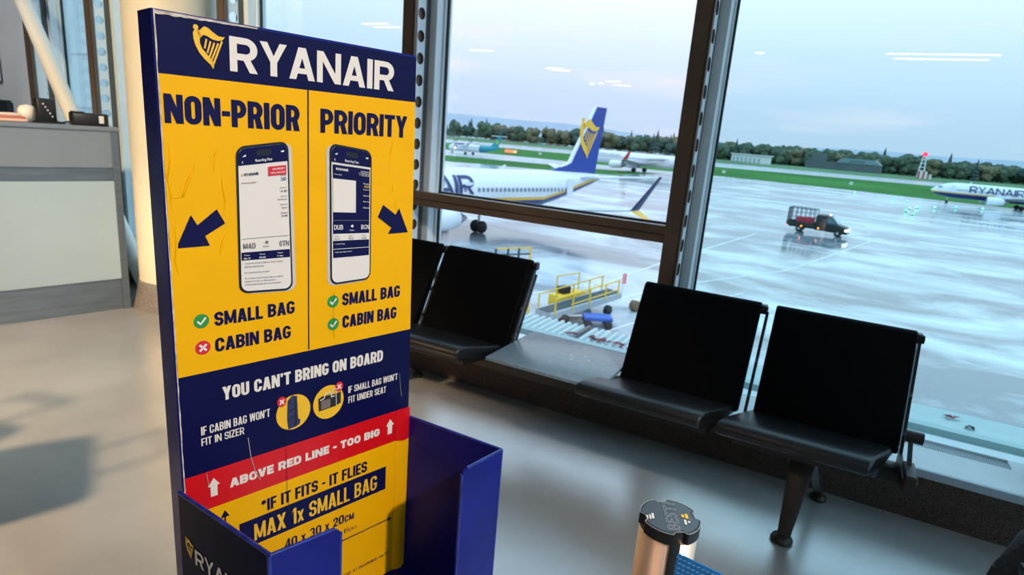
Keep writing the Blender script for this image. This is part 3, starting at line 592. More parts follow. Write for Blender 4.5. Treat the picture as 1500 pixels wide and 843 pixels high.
# yellow lining curling at the right inner corner
fy = MB(); vs = []
for i in range(9):
    z = .80 - i * .043; k = math.sin(i * 1.3) * .003; vs += [(.452, -.0014, z), (.462, -.006 - abs(k), z), (.474, -.008 + k, z), (.487 + .001 * math.sin(i), -.004, z)]
fy.add(vs, [(4 * i + j, 4 * i + j + 1, 4 * i + j + 5, 4 * i + j + 4) for i in range(8) for j in range(3)], True); fy.build('curled_lining', M['yellow'], PO)
fy = MB().add([(.452, -.0016, .802), (.462, -.006, .802), (.474, -.008, .80), (.487, -.004, .80), (.452, -.0016, .875), (.462, -.005, .875), (.474, -.007, .877), (.487, -.004, .878)], [(0, 1, 5, 4), (1, 2, 6, 5), (2, 3, 7, 6)], True); fy.build('curled_lining', M['red'], PO)
# open box
def wall(name, p, q, z0, z1, t=.0022, m=M['bluepaint'], r=0, ends=None):
    p = Vector((*p, 0)); q = Vector((*q, 0)); d = (q - p).normalized(); nn = Vector((-d.y, d.x, 0)) * t
    L = (q - p).length
    prof = [(0, z0), (L, z0)] + ([(L, z1 - r)] + [(L - r + r * math.cos(k * math.pi / 12), z1 - r + r * math.sin(k * math.pi / 12)) for k in range(1, 6)] + [(L - r, z1)] if r else [(L, z1)]) + [(0, z1)]
    b = MB(); b.prism([p + d * s + Vector((0, 0, z)) - nn for s, z in prof], nn * 2)
    return b.build(name, m, sz)
WL = wall('side_wall', (-.002, .0), (.041, -.247), .03, .855, m=M['sidewrap'])
wall('side_wall', (.487, .0), (.548, -.241), .03, .852)
wall('front_lip', (.041, -.247), (.158, -.254), .03, .852, r=.012)
wall('front_lip', (.548, -.241), (.430, -.249), .03, .852, r=.012)
rt = MB(); rt.tube((-.002, 0, .855), (.041, -.247, .855), .0035, n=10); rt.tube((.041, -.247, .853), (.147, -.2535, .853), .0033, n=10); rt.tube((.487, 0, .852), (.548, -.241, .852), .0033, n=10); rt.tube((.548, -.241, .852), (.442, -.2485, .852), .0033, n=10)
rt.tube((.548, -.241, .05), (.548, -.241, .852), .0033, n=10); rt.tube((.041, -.247, .05), (.041, -.247, .853), .0033, n=10); rt.tube((.158, -.254, .05), (.158, -.254, .842), .003, n=10); rt.tube((.430, -.249, .05), (.430, -.249, .842), .003, n=10)
rt.build('rolled_edge', mat('edge_blue_paint', (.012, .03, .33), .22, noise=.5, scale=40, spec=.6), sz)
MB().prism([(0, -.003, .445), (.485, -.003, .46), (.545, -.238, .46), (.04, -.244, .445)], (0, 0, -.01)).build('box_floor', M['bluepaint'], sz)
dd = Vector((.041 + .002, -.247, 0)).normalized(); nn = Vector((dd.y, -dd.x, 0))
def side(t, z, o=.0032): p = Vector((-.002, 0, 0)) + dd * t + nn * o; return (p.x, p.y, z)
mb = MB(); block_text(mb, 'RYANAIR', lambda a, b: side(.046 + a * .185, .735 + b * .030), .185 / .030, .20, lift=nn * 3e-5); mb.build('lettering', M['cream_ink'], WL, recalc=False)
harp(MB(), lambda a, b: side(.017 + a * .026, .738 + b * .040)).build('harp_emblem', M['yel_ink'], WL, recalc=False)
# rivets on right inner wall
for z in (.60, .78): MB().lathe([(0, .006), (.004, .005), (.005, 0)], 8, (.5, .0, z), 'x').build('rivet', M['steel'], sz)
# ------------------------------------------------------------ queue barrier post
bp = empty('barrier_post', (-.1245, .7525, 0), label='chrome queue barrier post with black cap and blue webbing belt in the foreground', cat='barrier post')
PR = .0385
tm = MB(); 
prof = []
for k in range(64):
    t = 2 * math.pi * k / 64; d = abs(((t - .62 + math.pi) % (2 * math.pi)) - math.pi); r = PR
    prof.append((r * math.cos(t), r * math.sin(t), .02))
tm.prism(prof, (0, 0, .984)); pt = tm.build('post_tube', M['steel'], bp)
for p_ in pt.data.polygons: p_.use_smooth = len(p_.vertices) == 4
MB().lathe([(0, 0), (.17, 0), (.17, .008), (.16, .02), (.05, .032), (.04, .04)], 48).build('base', M['blackplastic'], bp)
def notched(r, nw=.17, dep=.006, n=120, phase=.2):
    o = []
    for k in range(n):
        t = 2 * math.pi * k / n; d = abs(((t - phase + math.pi / 4) % (math.pi / 2)) - math.pi / 4)
        rr = r - (dep if d < nw else dep * max(0, 1 - (d - nw) / .07)); o.append((rr * math.cos(t), rr * math.sin(t)))
    return o
MB().prism([(x, y, 1.004) for x, y in notched(PR + .0015, phase=.62)], (0, 0, .015)).build('cap', M['blackplastic'], bp)
ct = MB().prism([(x, y, 1.019) for x, y in notched(PR - .0015, phase=.62, nw=.19)], (0, 0, .0015)).build('cap_face', M['captop'], bp)
rim = notched(PR + .001, phase=.62); mb = MB()
for k in range(len(rim)): a, b = rim[k], rim[(k + 1) % len(rim)]; mb.bar((a[0], a[1], 1.020), (b[0], b[1], 1.020), .0008)
mb.build('cap_rim', mat('pale_rim', (.35, .36, .38), .3), bp)
# writing on the cap, running across it (outlined characters), yellow and white mark, bars
ca, sa = math.cos(1.95), math.sin(1.95)
cf = lambda x, y: (x * ca - y * sa, x * sa + y * ca, 1.0212)
mb = MB()
cu = bpy.data.curves.new('outline', 'FONT'); cu.body = 'BEST?'; cu.size = 1; cu.fill_mode = 'NONE'; cu.resolution_u = 3; cu.offset = .02
oo = bpy.data.objects.new('outline', cu); COL.objects.link(oo); dg = bpy.context.evaluated_depsgraph_get(); me = bpy.data.meshes.new_from_object(oo.evaluated_get(dg))
xs = [v.co.x for v in me.vertices]; ys = [v.co.y for v in me.vertices]; x0, x1, y0, y1 = min(xs), max(xs), min(ys), max(ys)
fo = lambda v: cf((((v.co.x - x0) / (x1 - x0)) - .5) * .062, -.001 + (((v.co.y - y0) / (y1 - y0)) - .5) * .016)
for ed in me.edges: a, b = fo(me.vertices[ed.vertices[0]]), fo(me.vertices[ed.vertices[1]]); mb.bar(a, b, .0005, .0003)
bpy.data.objects.remove(oo); bpy.data.curves.remove(cu)
mb.build('outlined_lettering', mat('pale_print', (.40, .43, .48), .4), bp)
for (x, y, w, h, m) in ((-.018 + .004, .026, .010, .0025, 'white_ink'), (-.014, .030, .008, .002, 'white_ink'), (-.012, .022, .012, .003, 'white_ink')):
    MB().add([cf(x, y), cf(x + w, y), cf(x + w, y + h), cf(x, y + h)], [(0, 1, 2, 3)]).build('printed_bar', M[m], bp, recalc=False)
mb = MB()
for q in ((-.002, -.024, .011, .004), (.0, -.019, .006, .004)): mb.add([cf(q[0], q[1]), cf(q[0] + q[2], q[1]), cf(q[0] + q[2], q[1] + q[3]), cf(q[0], q[1] + q[3])], [(0, 1, 2, 3)])
mb.build('yellow_mark', mat('yellow_cap_print', (.95, .60, .02), .4), bp, recalc=False)
mb = MB()
for q in ((-.016, -.020, .011, .003), (-.011, -.025, .004, .003)): mb.add([cf(q[0], q[1]), cf(q[0] + q[2], q[1]), cf(q[0] + q[2], q[1] + q[3]), cf(q[0], q[1] + q[3])], [(0, 1, 2, 3)])
mb.build('white_mark', M['white_ink'], bp, recalc=False)
# belt slot and belt
bd = Vector((.992, -.125, 0)).normalized(); bn = Vector((-bd.y, bd.x, 0))
Mx = Matrix(((bd.x, bn.x, 0, 0), (bd.y, bn.y, 0, 0), (0, 0, 1, 0), (0, 0, 0, 1)))
c0 = Vector((.016, .030, 0))
sl = MB().box(-.006, .0105, -.070, -.0365, .88, .985, Mx); sl = MB()
for t0, t1 in ((-1.28, -.92),):
    pts = [((PR + .0012) * math.cos(t0 + (t1 - t0) * k / 6), (PR + .0012) * math.sin(t0 + (t1 - t0) * k / 6)) for k in range(7)]
    pin = [(.85 * x, .85 * y) for x, y in reversed(pts)]
    sl.prism([(x, y, .84) for x, y in pts + pin], (0, 0, .165))
sl.build('belt_slot', M['blackplastic'], bp)
bl = MB(); B0 = Vector((.0185, -.0325, 0)); zt, zb = .993, .940
def bp_(s, z, o=0): p = B0 + bd * s + bn * o; return (p.x, p.y, z + s * -.01)
vs = []; fs = []; n = 40
nb = 24
for i in range(nb + 1):
    s = .9 * i / nb
    vs += [bp_(s, zb), bp_(s, zt), bp_(s, zt, .0012), bp_(s, zb, .0012)]
for i in range(nb):
    for j in range(4): fs.append((4 * i + j, 4 * i + (j + 1) % 4, 4 * i + 4 + (j + 1) % 4, 4 * i + 4 + j))
fs += [(0, 3, 2, 1), (4 * nb, 4 * nb + 1, 4 * nb + 2, 4 * nb + 3)]
bl.add(vs, fs); belt = bl.build('belt', M['belt'], bp)
st_ = MB()
for k in range(7):
    z = zb + .004 + k * .007
    for i in range(60):
        s = i * .006
        st_.add([bp_(s, z, -.0004), bp_(s + .004, z + .0012, -.0004), bp_(s + .004, z + .0028, -.0004), bp_(s, z + .0016, -.0004)], [(0, 1, 2, 3)])
setp(st_.build('woven_stripes', M['belt_light'], belt, recalc=False), kind='stuff')
# ------------------------------------------------------------ counter and what stands on it
ct_dir = Vector((-.225, -.974, 0)).normalized()
ctr = empty('service_counter', (-4.55, 2.58, 0), math.atan2(ct_dir.y, ct_dir.x), label='grey and white service counter with steel trim at the left', cat='counter')
# local x runs along the face towards the camera side, local y: outward normal is +y?  face is at y=0, body at y<0
nrm = Vector((-ct_dir.y, ct_dir.x, 0)); sgn = 1 if nrm.x > 0 else -1
def cb(name, x0, x1, d0, d1, z0, z1, m, bev=0): return MB().box(x0, x1, -sgn * d1 if sgn > 0 else d0, -sgn * d0 if sgn > 0 else d1, z0, z1).build(name, m, ctr, bevel=bev)
cb('carcass', .0, 2.6, .02, .62, .02, 1.27, M['ctr_grey'])
cb('upper_panel', .045, 2.6, .0, .02, 1.04, 1.29, M['ctr_grey'])
cb('shadow_channel', .06, 2.6, .012, .02, .945, 1.04, M['ctr_steel'])
cb('lower_panel', .045, 2.6, .0, .02, .235, .945, M['ctr_white'])
cb('kick_plate', .045, 2.6, .012, .02, .0, .235, M['ctr_steel'])
cb('end_post', .0, .045, -.006, .03, .0, 1.30, M['ctr_steel'])
cb('worktop', -.01, 2.65, -.012, .66, 1.29, 1.318, M['ctr_grey'], .004)
def onctr(x, d, z): v = Vector((-4.55, 2.58, 0)) + ct_dir * x - nrm * sgn * d; return (v.x, v.y, z)
rz = math.atan2(ct_dir.y, ct_dir.x)
rd = empty('card_reader', onctr(.37, .16, 1.318), rz + .2, label='black upright boarding card reader on the counter', cat='card reader')
MB().box(-.055, .055, -.03, .03, 0, .16).build('body', M['blackplastic'], rd, bevel=.006)
MB().box(-.09, .06, -.05, .05, 0, .012).build('base', M['blackplastic'], rd)
for k in range(5): MB().box(-.03 + k * .012, -.022 + k * .012, .030, .032, .04 + .02 * k, .05 + .02 * k).build('key', M['screen'], rd)
bk = empty('desk_printer', onctr(.13, .12, 1.318), rz, label='low black desk printer with a white label on the counter end', cat='printer')
MB().box(-.10, .11, -.05, .06, 0, .085).build('body', M['blackplastic'], bk, bevel=.008)
MB().box(-.10 + .03, -.04, .0605, .062, .02, .07).build('label_sticker', M['white'], bk); MB().box(.04, .10, -.04, .05, .085, .092).build('lid', M['blackmetal'], bk)
fo_ = empty('folded_pad', onctr(.62, .12, 1.318), rz, label='peach coloured folder lying at the left end of the counter', cat='folder')
MB().box(-.13, .22, -.08, .08, .0, .022).build('cover', mat('peach_cover', (.80, .52, .42), .6), fo_, bevel=.010)
MB().box(-.12, .22, -.07, .07, .022, .036).build('pages', mat('red_edged_pages', (.62, .18, .12), .6), fo_, bevel=.004); MB().box(-.10, .22, -.075, .075, .036, .055).build('cover', mat('peach_cover', (.85, .62, .52), .6), fo_, bevel=.008)
wb = empty('round_lamp_ball', onctr(.44, .30, 1.318), 0, label='round white object behind the black card reader', cat='bowl'); wb.name = 'white_bowl'
MB().lathe([(0, .0), (.03, .002), (.052, .035), (.056, .07), (.04, .10), (.0, .112)], 20).build('shell', mat('glazed_white', (.85, .78, .70), .4), wb)
cbm = MB(); pts = [onctr(.36 - .02 * k, .12 + .03 * math.sin(k * .6), 1.325 + .012 * math.sin(k * .9) ** 2) for k in range(9)]
for a, b in zip(pts, pts[1:]): cbm.tube(a, b, .005, n=8)
setp(cbm.build('cable', M['blackplastic']), 'black cable lying between the reader and the printer', 'cable')
# wall posters at far left
pf = empty('framed_poster', (-7.98, 3.20, 1.60), label='black framed poster high on the white wall', cat='poster')
MB().box(-.5, .42, -.03, .0, 0, .62).build('frame', M['white'], pf); MB().box(-.45, .395, -.035, -.03, .04, .58).build('print', M['blackplastic'], pf)
pf = empty('blank_display', (-8.02, 3.20, .7), label='dark panel on the white wall below the framed poster', cat='panel')
MB().box(-.6, .60, -.04, .0, 0, .72).build('panel', mat('dark_teal_panel', (.02, .035, .045), .4), pf)
# ------------------------------------------------------------ black bag at lower right
bgm = mat('black_fabric', (.010, .010, .012), .7, noise=.4, scale=40, bump=.5, bscale=120)
bag = empty('black_backpack', (.93, 2.42, 0), .15, label='black fabric backpack standing at the lower right edge', cat='backpack')
b_ = MB()
secs = [(0, .21, .13, 0), (.06, .235, .15, 0), (.2, .235, .155, .0), (.32, .215, .14, .01), (.40, .17, .11, .03), (.45, .10, .07, .04), (.465, .02, .02, .05)]
vs = []
for z, rx, ry, ox in secs:
    for k in range(20):
        t = 2 * math.pi * k / 20; c, s = math.cos(t), math.sin(t); p = 2.8; den = (abs(c) ** p + abs(s) ** p) ** (1 / p); vs.append((ox + rx * c / den, ry * s / den, z))
b_.add(vs, [(i * 20 + k, i * 20 + (k + 1) % 20, (i + 1) * 20 + (k + 1) % 20, (i + 1) * 20 + k) for i in range(6) for k in range(20)] + [tuple(range(19, -1, -1)), tuple(range(120, 140))], True)
b_.build('sack', bgm, bag)
p_ = MB().box(-.15, .15, -.195, -.13, .05, .26).build('front_pocket', bgm, bag, bevel=.03, seg=3)
sp = MB(); pts = [(-.20 - .09 * math.sin(k / 8 * math.pi), -.09, .40 - .36 * k / 8) for k in range(9)]
for a, b in zip(pts, pts[1:]): sp.bar(a, b, .045, .012, up=(0, 1, 0))
sp.build('shoulder_strap', bgm, bag); MB().box(-.225, -.18, -.12, -.06, .25, .29).build('strap_buckle', M['blackplastic'], bag, bevel=.004)
# two cabin cases added unseen left of the frame to cast soft floor shadows
def suitcase(x, y, rz_, col, lab):
    r = empty('shadow_suitcase', (x, y, 0), rz_, label=lab, cat='suitcase')
    m_ = mat('suitcase_shell', col, .4)
    MB().box(-.24, .24, -.15, .15, .05, .78).build('shell', m_, r, bevel=.05, seg=4)
    for i in range(6): MB().box(-.19 + i * .07, -.175 + i * .07, -.156, .156, .12, .70).build('rib', m_, r)
    for a in (-.18, .18):
        for b_ in (-.1, .1): MB().lathe([(0, -.012), (.025, -.012), (.025, .012), (0, .012)], 14, (a, b_, .025), 'y').build('wheel', M['blackplastic'], r)
    for a in (-.09, .09): MB().tube((a, .10, .78), (a, .10, 1.05), .009, n=8).build('handle_bar', M['steel'], r)
    MB().box(-.11, .11, .085, .115, 1.04, 1.07).build('handle_grip', M['blackplastic'], r, bevel=.008)
suitcase(-3.35, .42, .3, (.02, .03, .06), 'unseen dark blue ribbed suitcase added left of the frame for its floor shadow')
suitcase(-2.80, .50, -.5, (.03, .03, .03), 'unseen black ribbed suitcase added nearest the bag sizer stand for its floor shadow')
# ================================================================= OUTSIDE
G = -7.5
def ground_poly(name, pts, z, m, th=.3):
    return struct(MB().prism([(x, y, z - th) for x, y in pts], (0, 0, th)).build(name, m))
apm = bpy.data.materials.new('wet_concrete_apron'); apm.use_nodes = True; t = apm.node_tree; b = t.nodes['Principled BSDF']
tcn = N(t, 'ShaderNodeTexCoord'); mp1 = N(t, 'ShaderNodeMapping'); mp1.inputs['Scale'].default_value = (.075, .13, 1); mp1.inputs['Rotation'].default_value = (0, 0, .45); t.links.new(tcn.outputs['Object'], mp1.inputs[0])
n1 = N(t, 'ShaderNodeTexNoise'); n1.inputs['Scale'].default_value = 1.0; n1.inputs['Detail'].default_value = 7; n1.inputs['Roughness'].default_value = .62; n1.inputs['Distortion'].default_value = .6; t.links.new(mp1.outputs[0], n1.inputs['Vector'])
r1 = N(t, 'ShaderNodeMapRange'); r1.inputs[1].default_value = .40; r1.inputs[2].default_value = .60; t.links.new(n1.outputs[0], r1.inputs[0])
cm = N(t, 'ShaderNodeMixRGB'); cm.inputs[1].default_value = (.16, .19, .22, 1); cm.inputs[2].default_value = (.60, .68, .72, 1); t.links.new(r1.outputs[0], cm.inputs[0]); t.links.new(cm.outputs[0], b.inputs['Base Color'])
rr_ = N(t, 'ShaderNodeMapRange'); rr_.inputs[3].default_value = .08; rr_.inputs[4].default_value = .22; t.links.new(r1.outputs[0], rr_.inputs[0]); t.links.new(rr_.outputs[0], b.inputs['Roughness'])
b.inputs['Specular IOR Level'].default_value = .6
n2 = N(t, 'ShaderNodeTexNoise'); n2.inputs['Scale'].default_value = .9; n2.inputs['Detail'].default_value = 4; t.links.new(tcn.outputs['Object'], n2.inputs['Vector'])
bpn = N(t, 'ShaderNodeBump'); bpn.inputs['Strength'].default_value = .10; bpn.inputs['Distance'].default_value = .03; t.links.new(n2.outputs[0], bpn.inputs['Height']); t.links.new(bpn.outputs[0], b.inputs['Normal'])
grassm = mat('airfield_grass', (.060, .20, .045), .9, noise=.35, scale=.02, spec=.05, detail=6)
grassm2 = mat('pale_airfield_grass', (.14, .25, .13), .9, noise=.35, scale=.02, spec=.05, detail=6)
runm = mat('wet_runway', (.42, .50, .54), .20, noise=.3, scale=.05, stretch=(1, 4, 1), spec=.6)
ground_poly('grass_field', [(-3000, 30), (3000, 30), (3000, 1500), (-3000, 1500)], G - .06, grassm)
ground_poly('apron', [(-260, 3.6), (160, 3.6), (220, 190), (60, 204), (18, 213), (6, 219), (-29, 227), (-48, 227), (-52, 200), (-57, 162), (-72, 154), (-97, 144), (-260, 90)], G, apm)
ground_poly('taxiway', [(-50, 202), (-67, 190), (-98, 181), (-117, 176), (-600, 80), (-640, 100), (-139, 222), (-110, 225), (-79, 223), (-45, 227)], G - .01, runm)
ground_poly('runway', [(-900, 170), (-262, 318), (-150, 332), (-46, 351), (9, 363), (30, 367), (600, 410), (1200, 440), (1200, 560), (37, 462), (-60, 458), (-261, 424), (-900, 300)], G - .02, runm)
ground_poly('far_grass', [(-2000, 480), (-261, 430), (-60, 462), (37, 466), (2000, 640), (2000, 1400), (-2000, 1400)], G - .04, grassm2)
# painted lines on the apron
wl = mat('apron_line_paint', (.74, .78, .78), .5, noise=.25, scale=2)
def gline(pts, w, m=wl, name='apron_marking'):
    mb = MB()
    for (x0, y0), (x1, y1) in zip(pts, pts[1:]):
        d = Vector((x1 - x0, y1 - y0)).normalized(); n_ = Vector((-d.y, d.x)) * w / 2
        mb.add([(x0 - n_.x, y0 - n_.y, G + .006), (x1 - n_.x, y1 - n_.y, G + .006), (x1 + n_.x, y1 + n_.y, G + .006), (x0 + n_.x, y0 + n_.y, G + .006)], [(0, 1, 2, 3)])
    return struct(mb.build(name, m))
gline([(-26, 27), (-14.9, 31.4), (-12.5, 38), (-11.4, 50), (-8, 75)], .22)
gline([(-13, 24), (-10.6, 33.6), (-9.2, 39.5), (-3.0, 53.1), (.7, 69.1), (4, 84)], .2)
gline([(-9.8, 24), (-7.5, 33), (-4.6, 42)], .16)
gline([(-30, 40), (-23.2, 37.9), (-17, 36)], .2)
# foreground canopy roof below the window
canm = mat('pale_membrane', (.40, .52, .52), .55, noise=.12, scale=60, bump=.3, bscale=300)
cn = empty('canopy_roof', (0, 0, 0), kind='structure')
MB().box(-12, 9, 3.5, 5.93, -.95, -.66).build('membrane_deck', canm, cn)
MB().box(-12, 9, 5.86, 5.96, -.66, -.60).build('gutter_edge', mat('gutter_teal', (.28, .40, .40), .5), cn)
MB().box(-12, 9, 5.96, 6.56, -.95, -.66).build('ribbed_deck', canm, cn)
ribm = mat('rib_sheet', (.50, .62, .63), .4)
rib0 = None
for i in range(95):
    x = -6.5 + i * .085
    if x > -.6: break
    if rib0 is None: rib0 = MB().prism([(-.022, 5.97, -.66), (.022, 5.97, -.66), (.012, 5.97, -.632), (-.012, 5.97, -.632)], (0, .60, 0)).build('rib', ribm, cn); o = rib0
    else: o = rib0.copy(); COL.objects.link(o)
    o.location.x = x
MB().box(-2.35, -2.31, 5.98, 6.56, -.66, -.62).build('seam_strip', M['channel'], cn)
redm = mat('dried_pink_leaf', (.42, .12, .14), .8, noise=.5, scale=60)
def litter(x, y, z, n, r, lab, seed, m, cat='debris', grp=None):
    rn = random.Random(seed); mb = MB()
    for k in range(n):
        a = rn.uniform(0, 6.28); px, py = rn.uniform(-r, r), rn.uniform(-r, r) * .6; l = rn.uniform(.025, .055); w = l * .4; zz = rn.uniform(.002, .02)
        ca_, sa_ = math.cos(a), math.sin(a)
        mb.add([(px + l * ca_, py + l * sa_, zz), (px - w * sa_, py + w * ca_, zz + .018), (px - l * ca_, py - l * sa_, zz), (px + w * sa_, py - w * ca_, zz + .012)], [(0, 1, 2), (0, 2, 3)])
    o = mb.build('leaf_litter', m, None, recalc=False); o.location = (x, y, z); setp(o, lab, cat); o['kind'] = 'stuff'; return o
litter(-2.38, 6.13, -.632, 7, .07, 'small pink leaf scraps at the left on the ribbed canopy', 1, redm)
litter(-2.08, 6.15, -.632, 22, .09, 'largest heap of pink leaf scraps on the ribbed canopy', 2, redm)
litter(-1.86, 6.12, -.632, 11, .09, 'pink leaf scraps right of the heap on the ribbed canopy', 3, redm)
litter(-1.68, 6.10, -.632, 4, .05, 'last few pink scraps beside the seat back', 4, redm)
litter(1.22, 6.35, -.655, 6, .04, 'pink scrap lying on the pale roof at the right', 5, redm)
litter(1.32, 6.20, -.655, 5, .03, 'dark scrap lying on the pale roof at the right', 6, M['blackmetal'])
# pier building at far left
bld = empty('pier_building', (-34, 19, G), label='pale teal panelled terminal building seen through the left window', cat='building')
bm_ = mat('teal_cladding', (.56, .60, .60), .5, noise=.08, scale=.5)
MB().box(-30, 0, 0, .3, 0, 6.4 - G).build('wall', bm_, bld); MB().box(-30, 0, .3, 12, 0, 6.3 - G).build('core', bm_, bld)
pan = None
for i in range(12):
    for j in range(5):
        if pan is None: pan = MB().box(-1.97, 0, -.06, 0, .03, 2.5).build('panel', bm_, bld); o = pan
        else: o = pan.copy(); COL.objects.link(o)
        o.location = (-i * 2.0 - .1, 0, .4 + j * 2.7)
# ------------------------------------------------------------ aircraft
acw = mat('aircraft_white', (.74, .80, .85), .28, spec=.5); acn = mat('aircraft_navy', (.008, .05, .30), .3); acy = mat('aircraft_yellow', (.85, .50, .04), .35); acg = mat('engine_grey', (.35, .38, .42), .35, .4)
acd = mat('tyre_rubber', (.012, .012, .014), .7); wing_m = mat('wing_grey', (.50, .55, .60), .3, .2); dkw = mat('cabin_window', (.16, .20, .26), .3); inkb = mat('title_blue', (.008, .03, .14), .35)
def livery(name, z1, z2, x0, slope, top=(.74, .80, .85), stripe=(.85, .50, .04), belly=(.010, .035, .20)):
    m = bpy.data.materials.new(name); m.use_nodes = True; t = m.node_tree; b = t.nodes['Principled BSDF']; b.inputs['Roughness'].default_value = .28
    tc_ = N(t, 'ShaderNodeTexCoord'); s = N(t, 'ShaderNodeSeparateXYZ'); t.links.new(tc_.outputs['Object'], s.inputs[0])
    a = N(t, 'ShaderNodeMath', operation='SUBTRACT'); t.links.new(s.outputs[0], a.inputs[0]); a.inputs[1].default_value = x0
    a2 = N(t, 'ShaderNodeMath', operation='MAXIMUM'); t.links.new(a.outputs[0], a2.inputs[0]); a2.inputs[1].default_value = 0
    a3 = N(t, 'ShaderNodeMath', operation='MULTIPLY'); t.links.new(a2.outputs[0], a3.inputs[0]); a3.inputs[1].default_value = slope
    d = N(t, 'ShaderNodeMath', operation='SUBTRACT'); t.links.new(s.outputs[2], d.inputs[0]); t.links.new(a3.outputs[0], d.inputs[1])
    g1 = N(t, 'ShaderNodeMath', operation='GREATER_THAN'); t.links.new(d.outputs[0], g1.inputs[0]); g1.inputs[1].default_value = z1
    g2 = N(t, 'ShaderNodeMath', operation='GREATER_THAN'); t.links.new(d.outputs[0], g2.inputs[0]); g2.inputs[1].default_value = z2
    m1_ = N(t, 'ShaderNodeMixRGB'); m1_.inputs[1].default_value = (*belly, 1); m1_.inputs[2].default_value = (*stripe, 1); t.links.new(g1.outputs[0], m1_.inputs[0])
    m2_ = N(t, 'ShaderNodeMixRGB'); m2_.inputs[2].default_value = (*top, 1); t.links.new(g2.outputs[0], m2_.inputs[0]); t.links.new(m1_.outputs[0], m2_.inputs[1]); t.links.new(m2_.outputs[0], b.inputs['Base Color'])
    return m
def loft(secs, n=28):
    vs = []
    for x, zc, rz, ry in secs:
        for k in range(n): tt = 2 * math.pi * k / n; vs.append((x, ry * math.cos(tt), zc + rz * math.sin(tt)))
    return MB().add(vs, [(i * n + k, i * n + (k + 1) % n, (i + 1) * n + (k + 1) % n, (i + 1) * n + k) for i in range(len(secs) - 1) for k in range(n)] + [tuple(range(n - 1, -1, -1)), tuple(range((len(secs) - 1) * n, len(secs) * n))], True)
def foil(mb, r0, r1, t0, t1):   # root LE/TE points, tip LE/TE points; t thickness vector
    (a, b), (c, d) = (r0, r1)
    t0 = Vector(t0); t1 = Vector(t1); a, b, c, d = map(Vector, (a, b, c, d)); m0 = a.lerp(b, .35); m1_ = c.lerp(d, .35)
    vs = [a, m0 + t0, b, m0 - t0, c, m1_ + t1, d, m1_ - t1]
    mb.add(vs, [(0, 1, 5, 4), (1, 2, 6, 5), (2, 3, 7, 6), (3, 0, 4, 7), (4, 5, 6, 7), (0, 3, 2, 1)], False); return mb
def wheels(root, x, y, r, w, n=2, strut_top=1.6, gap=.86):
    g_ = MB(); g_.tube((x, y, r), (x, y, strut_top), .12, n=10); g_.build('gear_strut', wing_m, root)
    for k in range(n):
        yy = y + (k - (n - 1) / 2) * gap; MB().lathe([(0, -w / 2), (r * .9, -w / 2), (r, -w / 4), (r, w / 4), (r * .9, w / 2), (0, w / 2)], 20, (x, yy, r), 'y').build('wheel', acd, root)
def engine(root, x, y, z, r, l, mats):
    MB().lathe([(r * .55, l * .02), (r * .86, 0), (r * .95, l * .03), (r, l * .3), (r * .92, l * .7), (r * .70, l)], 24, (x, y, z), 'x').build('nacelle', mats[0], root)
    MB().lathe([(0, l * .12), (r * .8, l * .14)], 24, (x, y, z), 'x').build('fan', acg, root)
    MB().lathe([(r * .5, l * .9), (r * .42, l * 1.12), (r * .1, l * 1.3)], 20, (x, y, z), 'x').build('exhaust', acg, root)
    MB().prism([(x + l * .3, y - .1, z + r * .8), (x + l * 1.3, y - .1, z + r * .9), (x + l * 1.4, y - .1, z + r * 1.2), (x + l * .6, y - .1, z + r * 1.3)], (0, .2, 0)).build('pylon', mats[0], root)
def side_text(root, s, x0, x1, z0, z1, R_, zc, m, bold=.2, name='lettering', isharp=False):
    bm = bmesh.new(); mb = MB(); fn = lambda a, b: (x0 + a * (x1 - x0), 0, z0 + b * (z1 - z0))
    if isharp: harp(mb, fn)
    else: block_text(mb, s, fn, (x1 - x0) / (z1 - z0), bold, lift=(0, -.004, 0))
    me = bpy.data.meshes.new(name); me.from_pydata(mb.v, [], mb.f); bm.from_mesh(me)
    for k in range(1, 8):
        bmesh.ops.bisect_plane(bm, geom=bm.verts[:] + bm.edges[:] + bm.faces[:], plane_co=(0, 0, z0 + (z1 - z0) * k / 8), plane_no=(0, 0, 1))
    for v in bm.verts: v.co.y += -math.sqrt(max(.01, R_ * R_ - (v.co.z - zc) ** 2)) - .03
    bm.to_mesh(me); bm.free(); me.materials.append(m); return link(name, me, root)
def window_row(root, xs, z, R_, zc, w=.25, h=.35):
    mb = MB()
    for x in xs:
        y0 = -math.sqrt(R_ ** 2 - (z - h / 2 - zc) ** 2) - .03; y1 = -math.sqrt(R_ ** 2 - (z + h / 2 - zc) ** 2) - .03
        mb.add([(x, y0, z - h / 2), (x + w, y0, z - h / 2), (x + w, y1, z + h / 2), (x, y1, z + h / 2)], [(0, 1, 2, 3)])
    setp(mb.build('cabin_windows', dkw, root, recalc=False), kind='stuff')
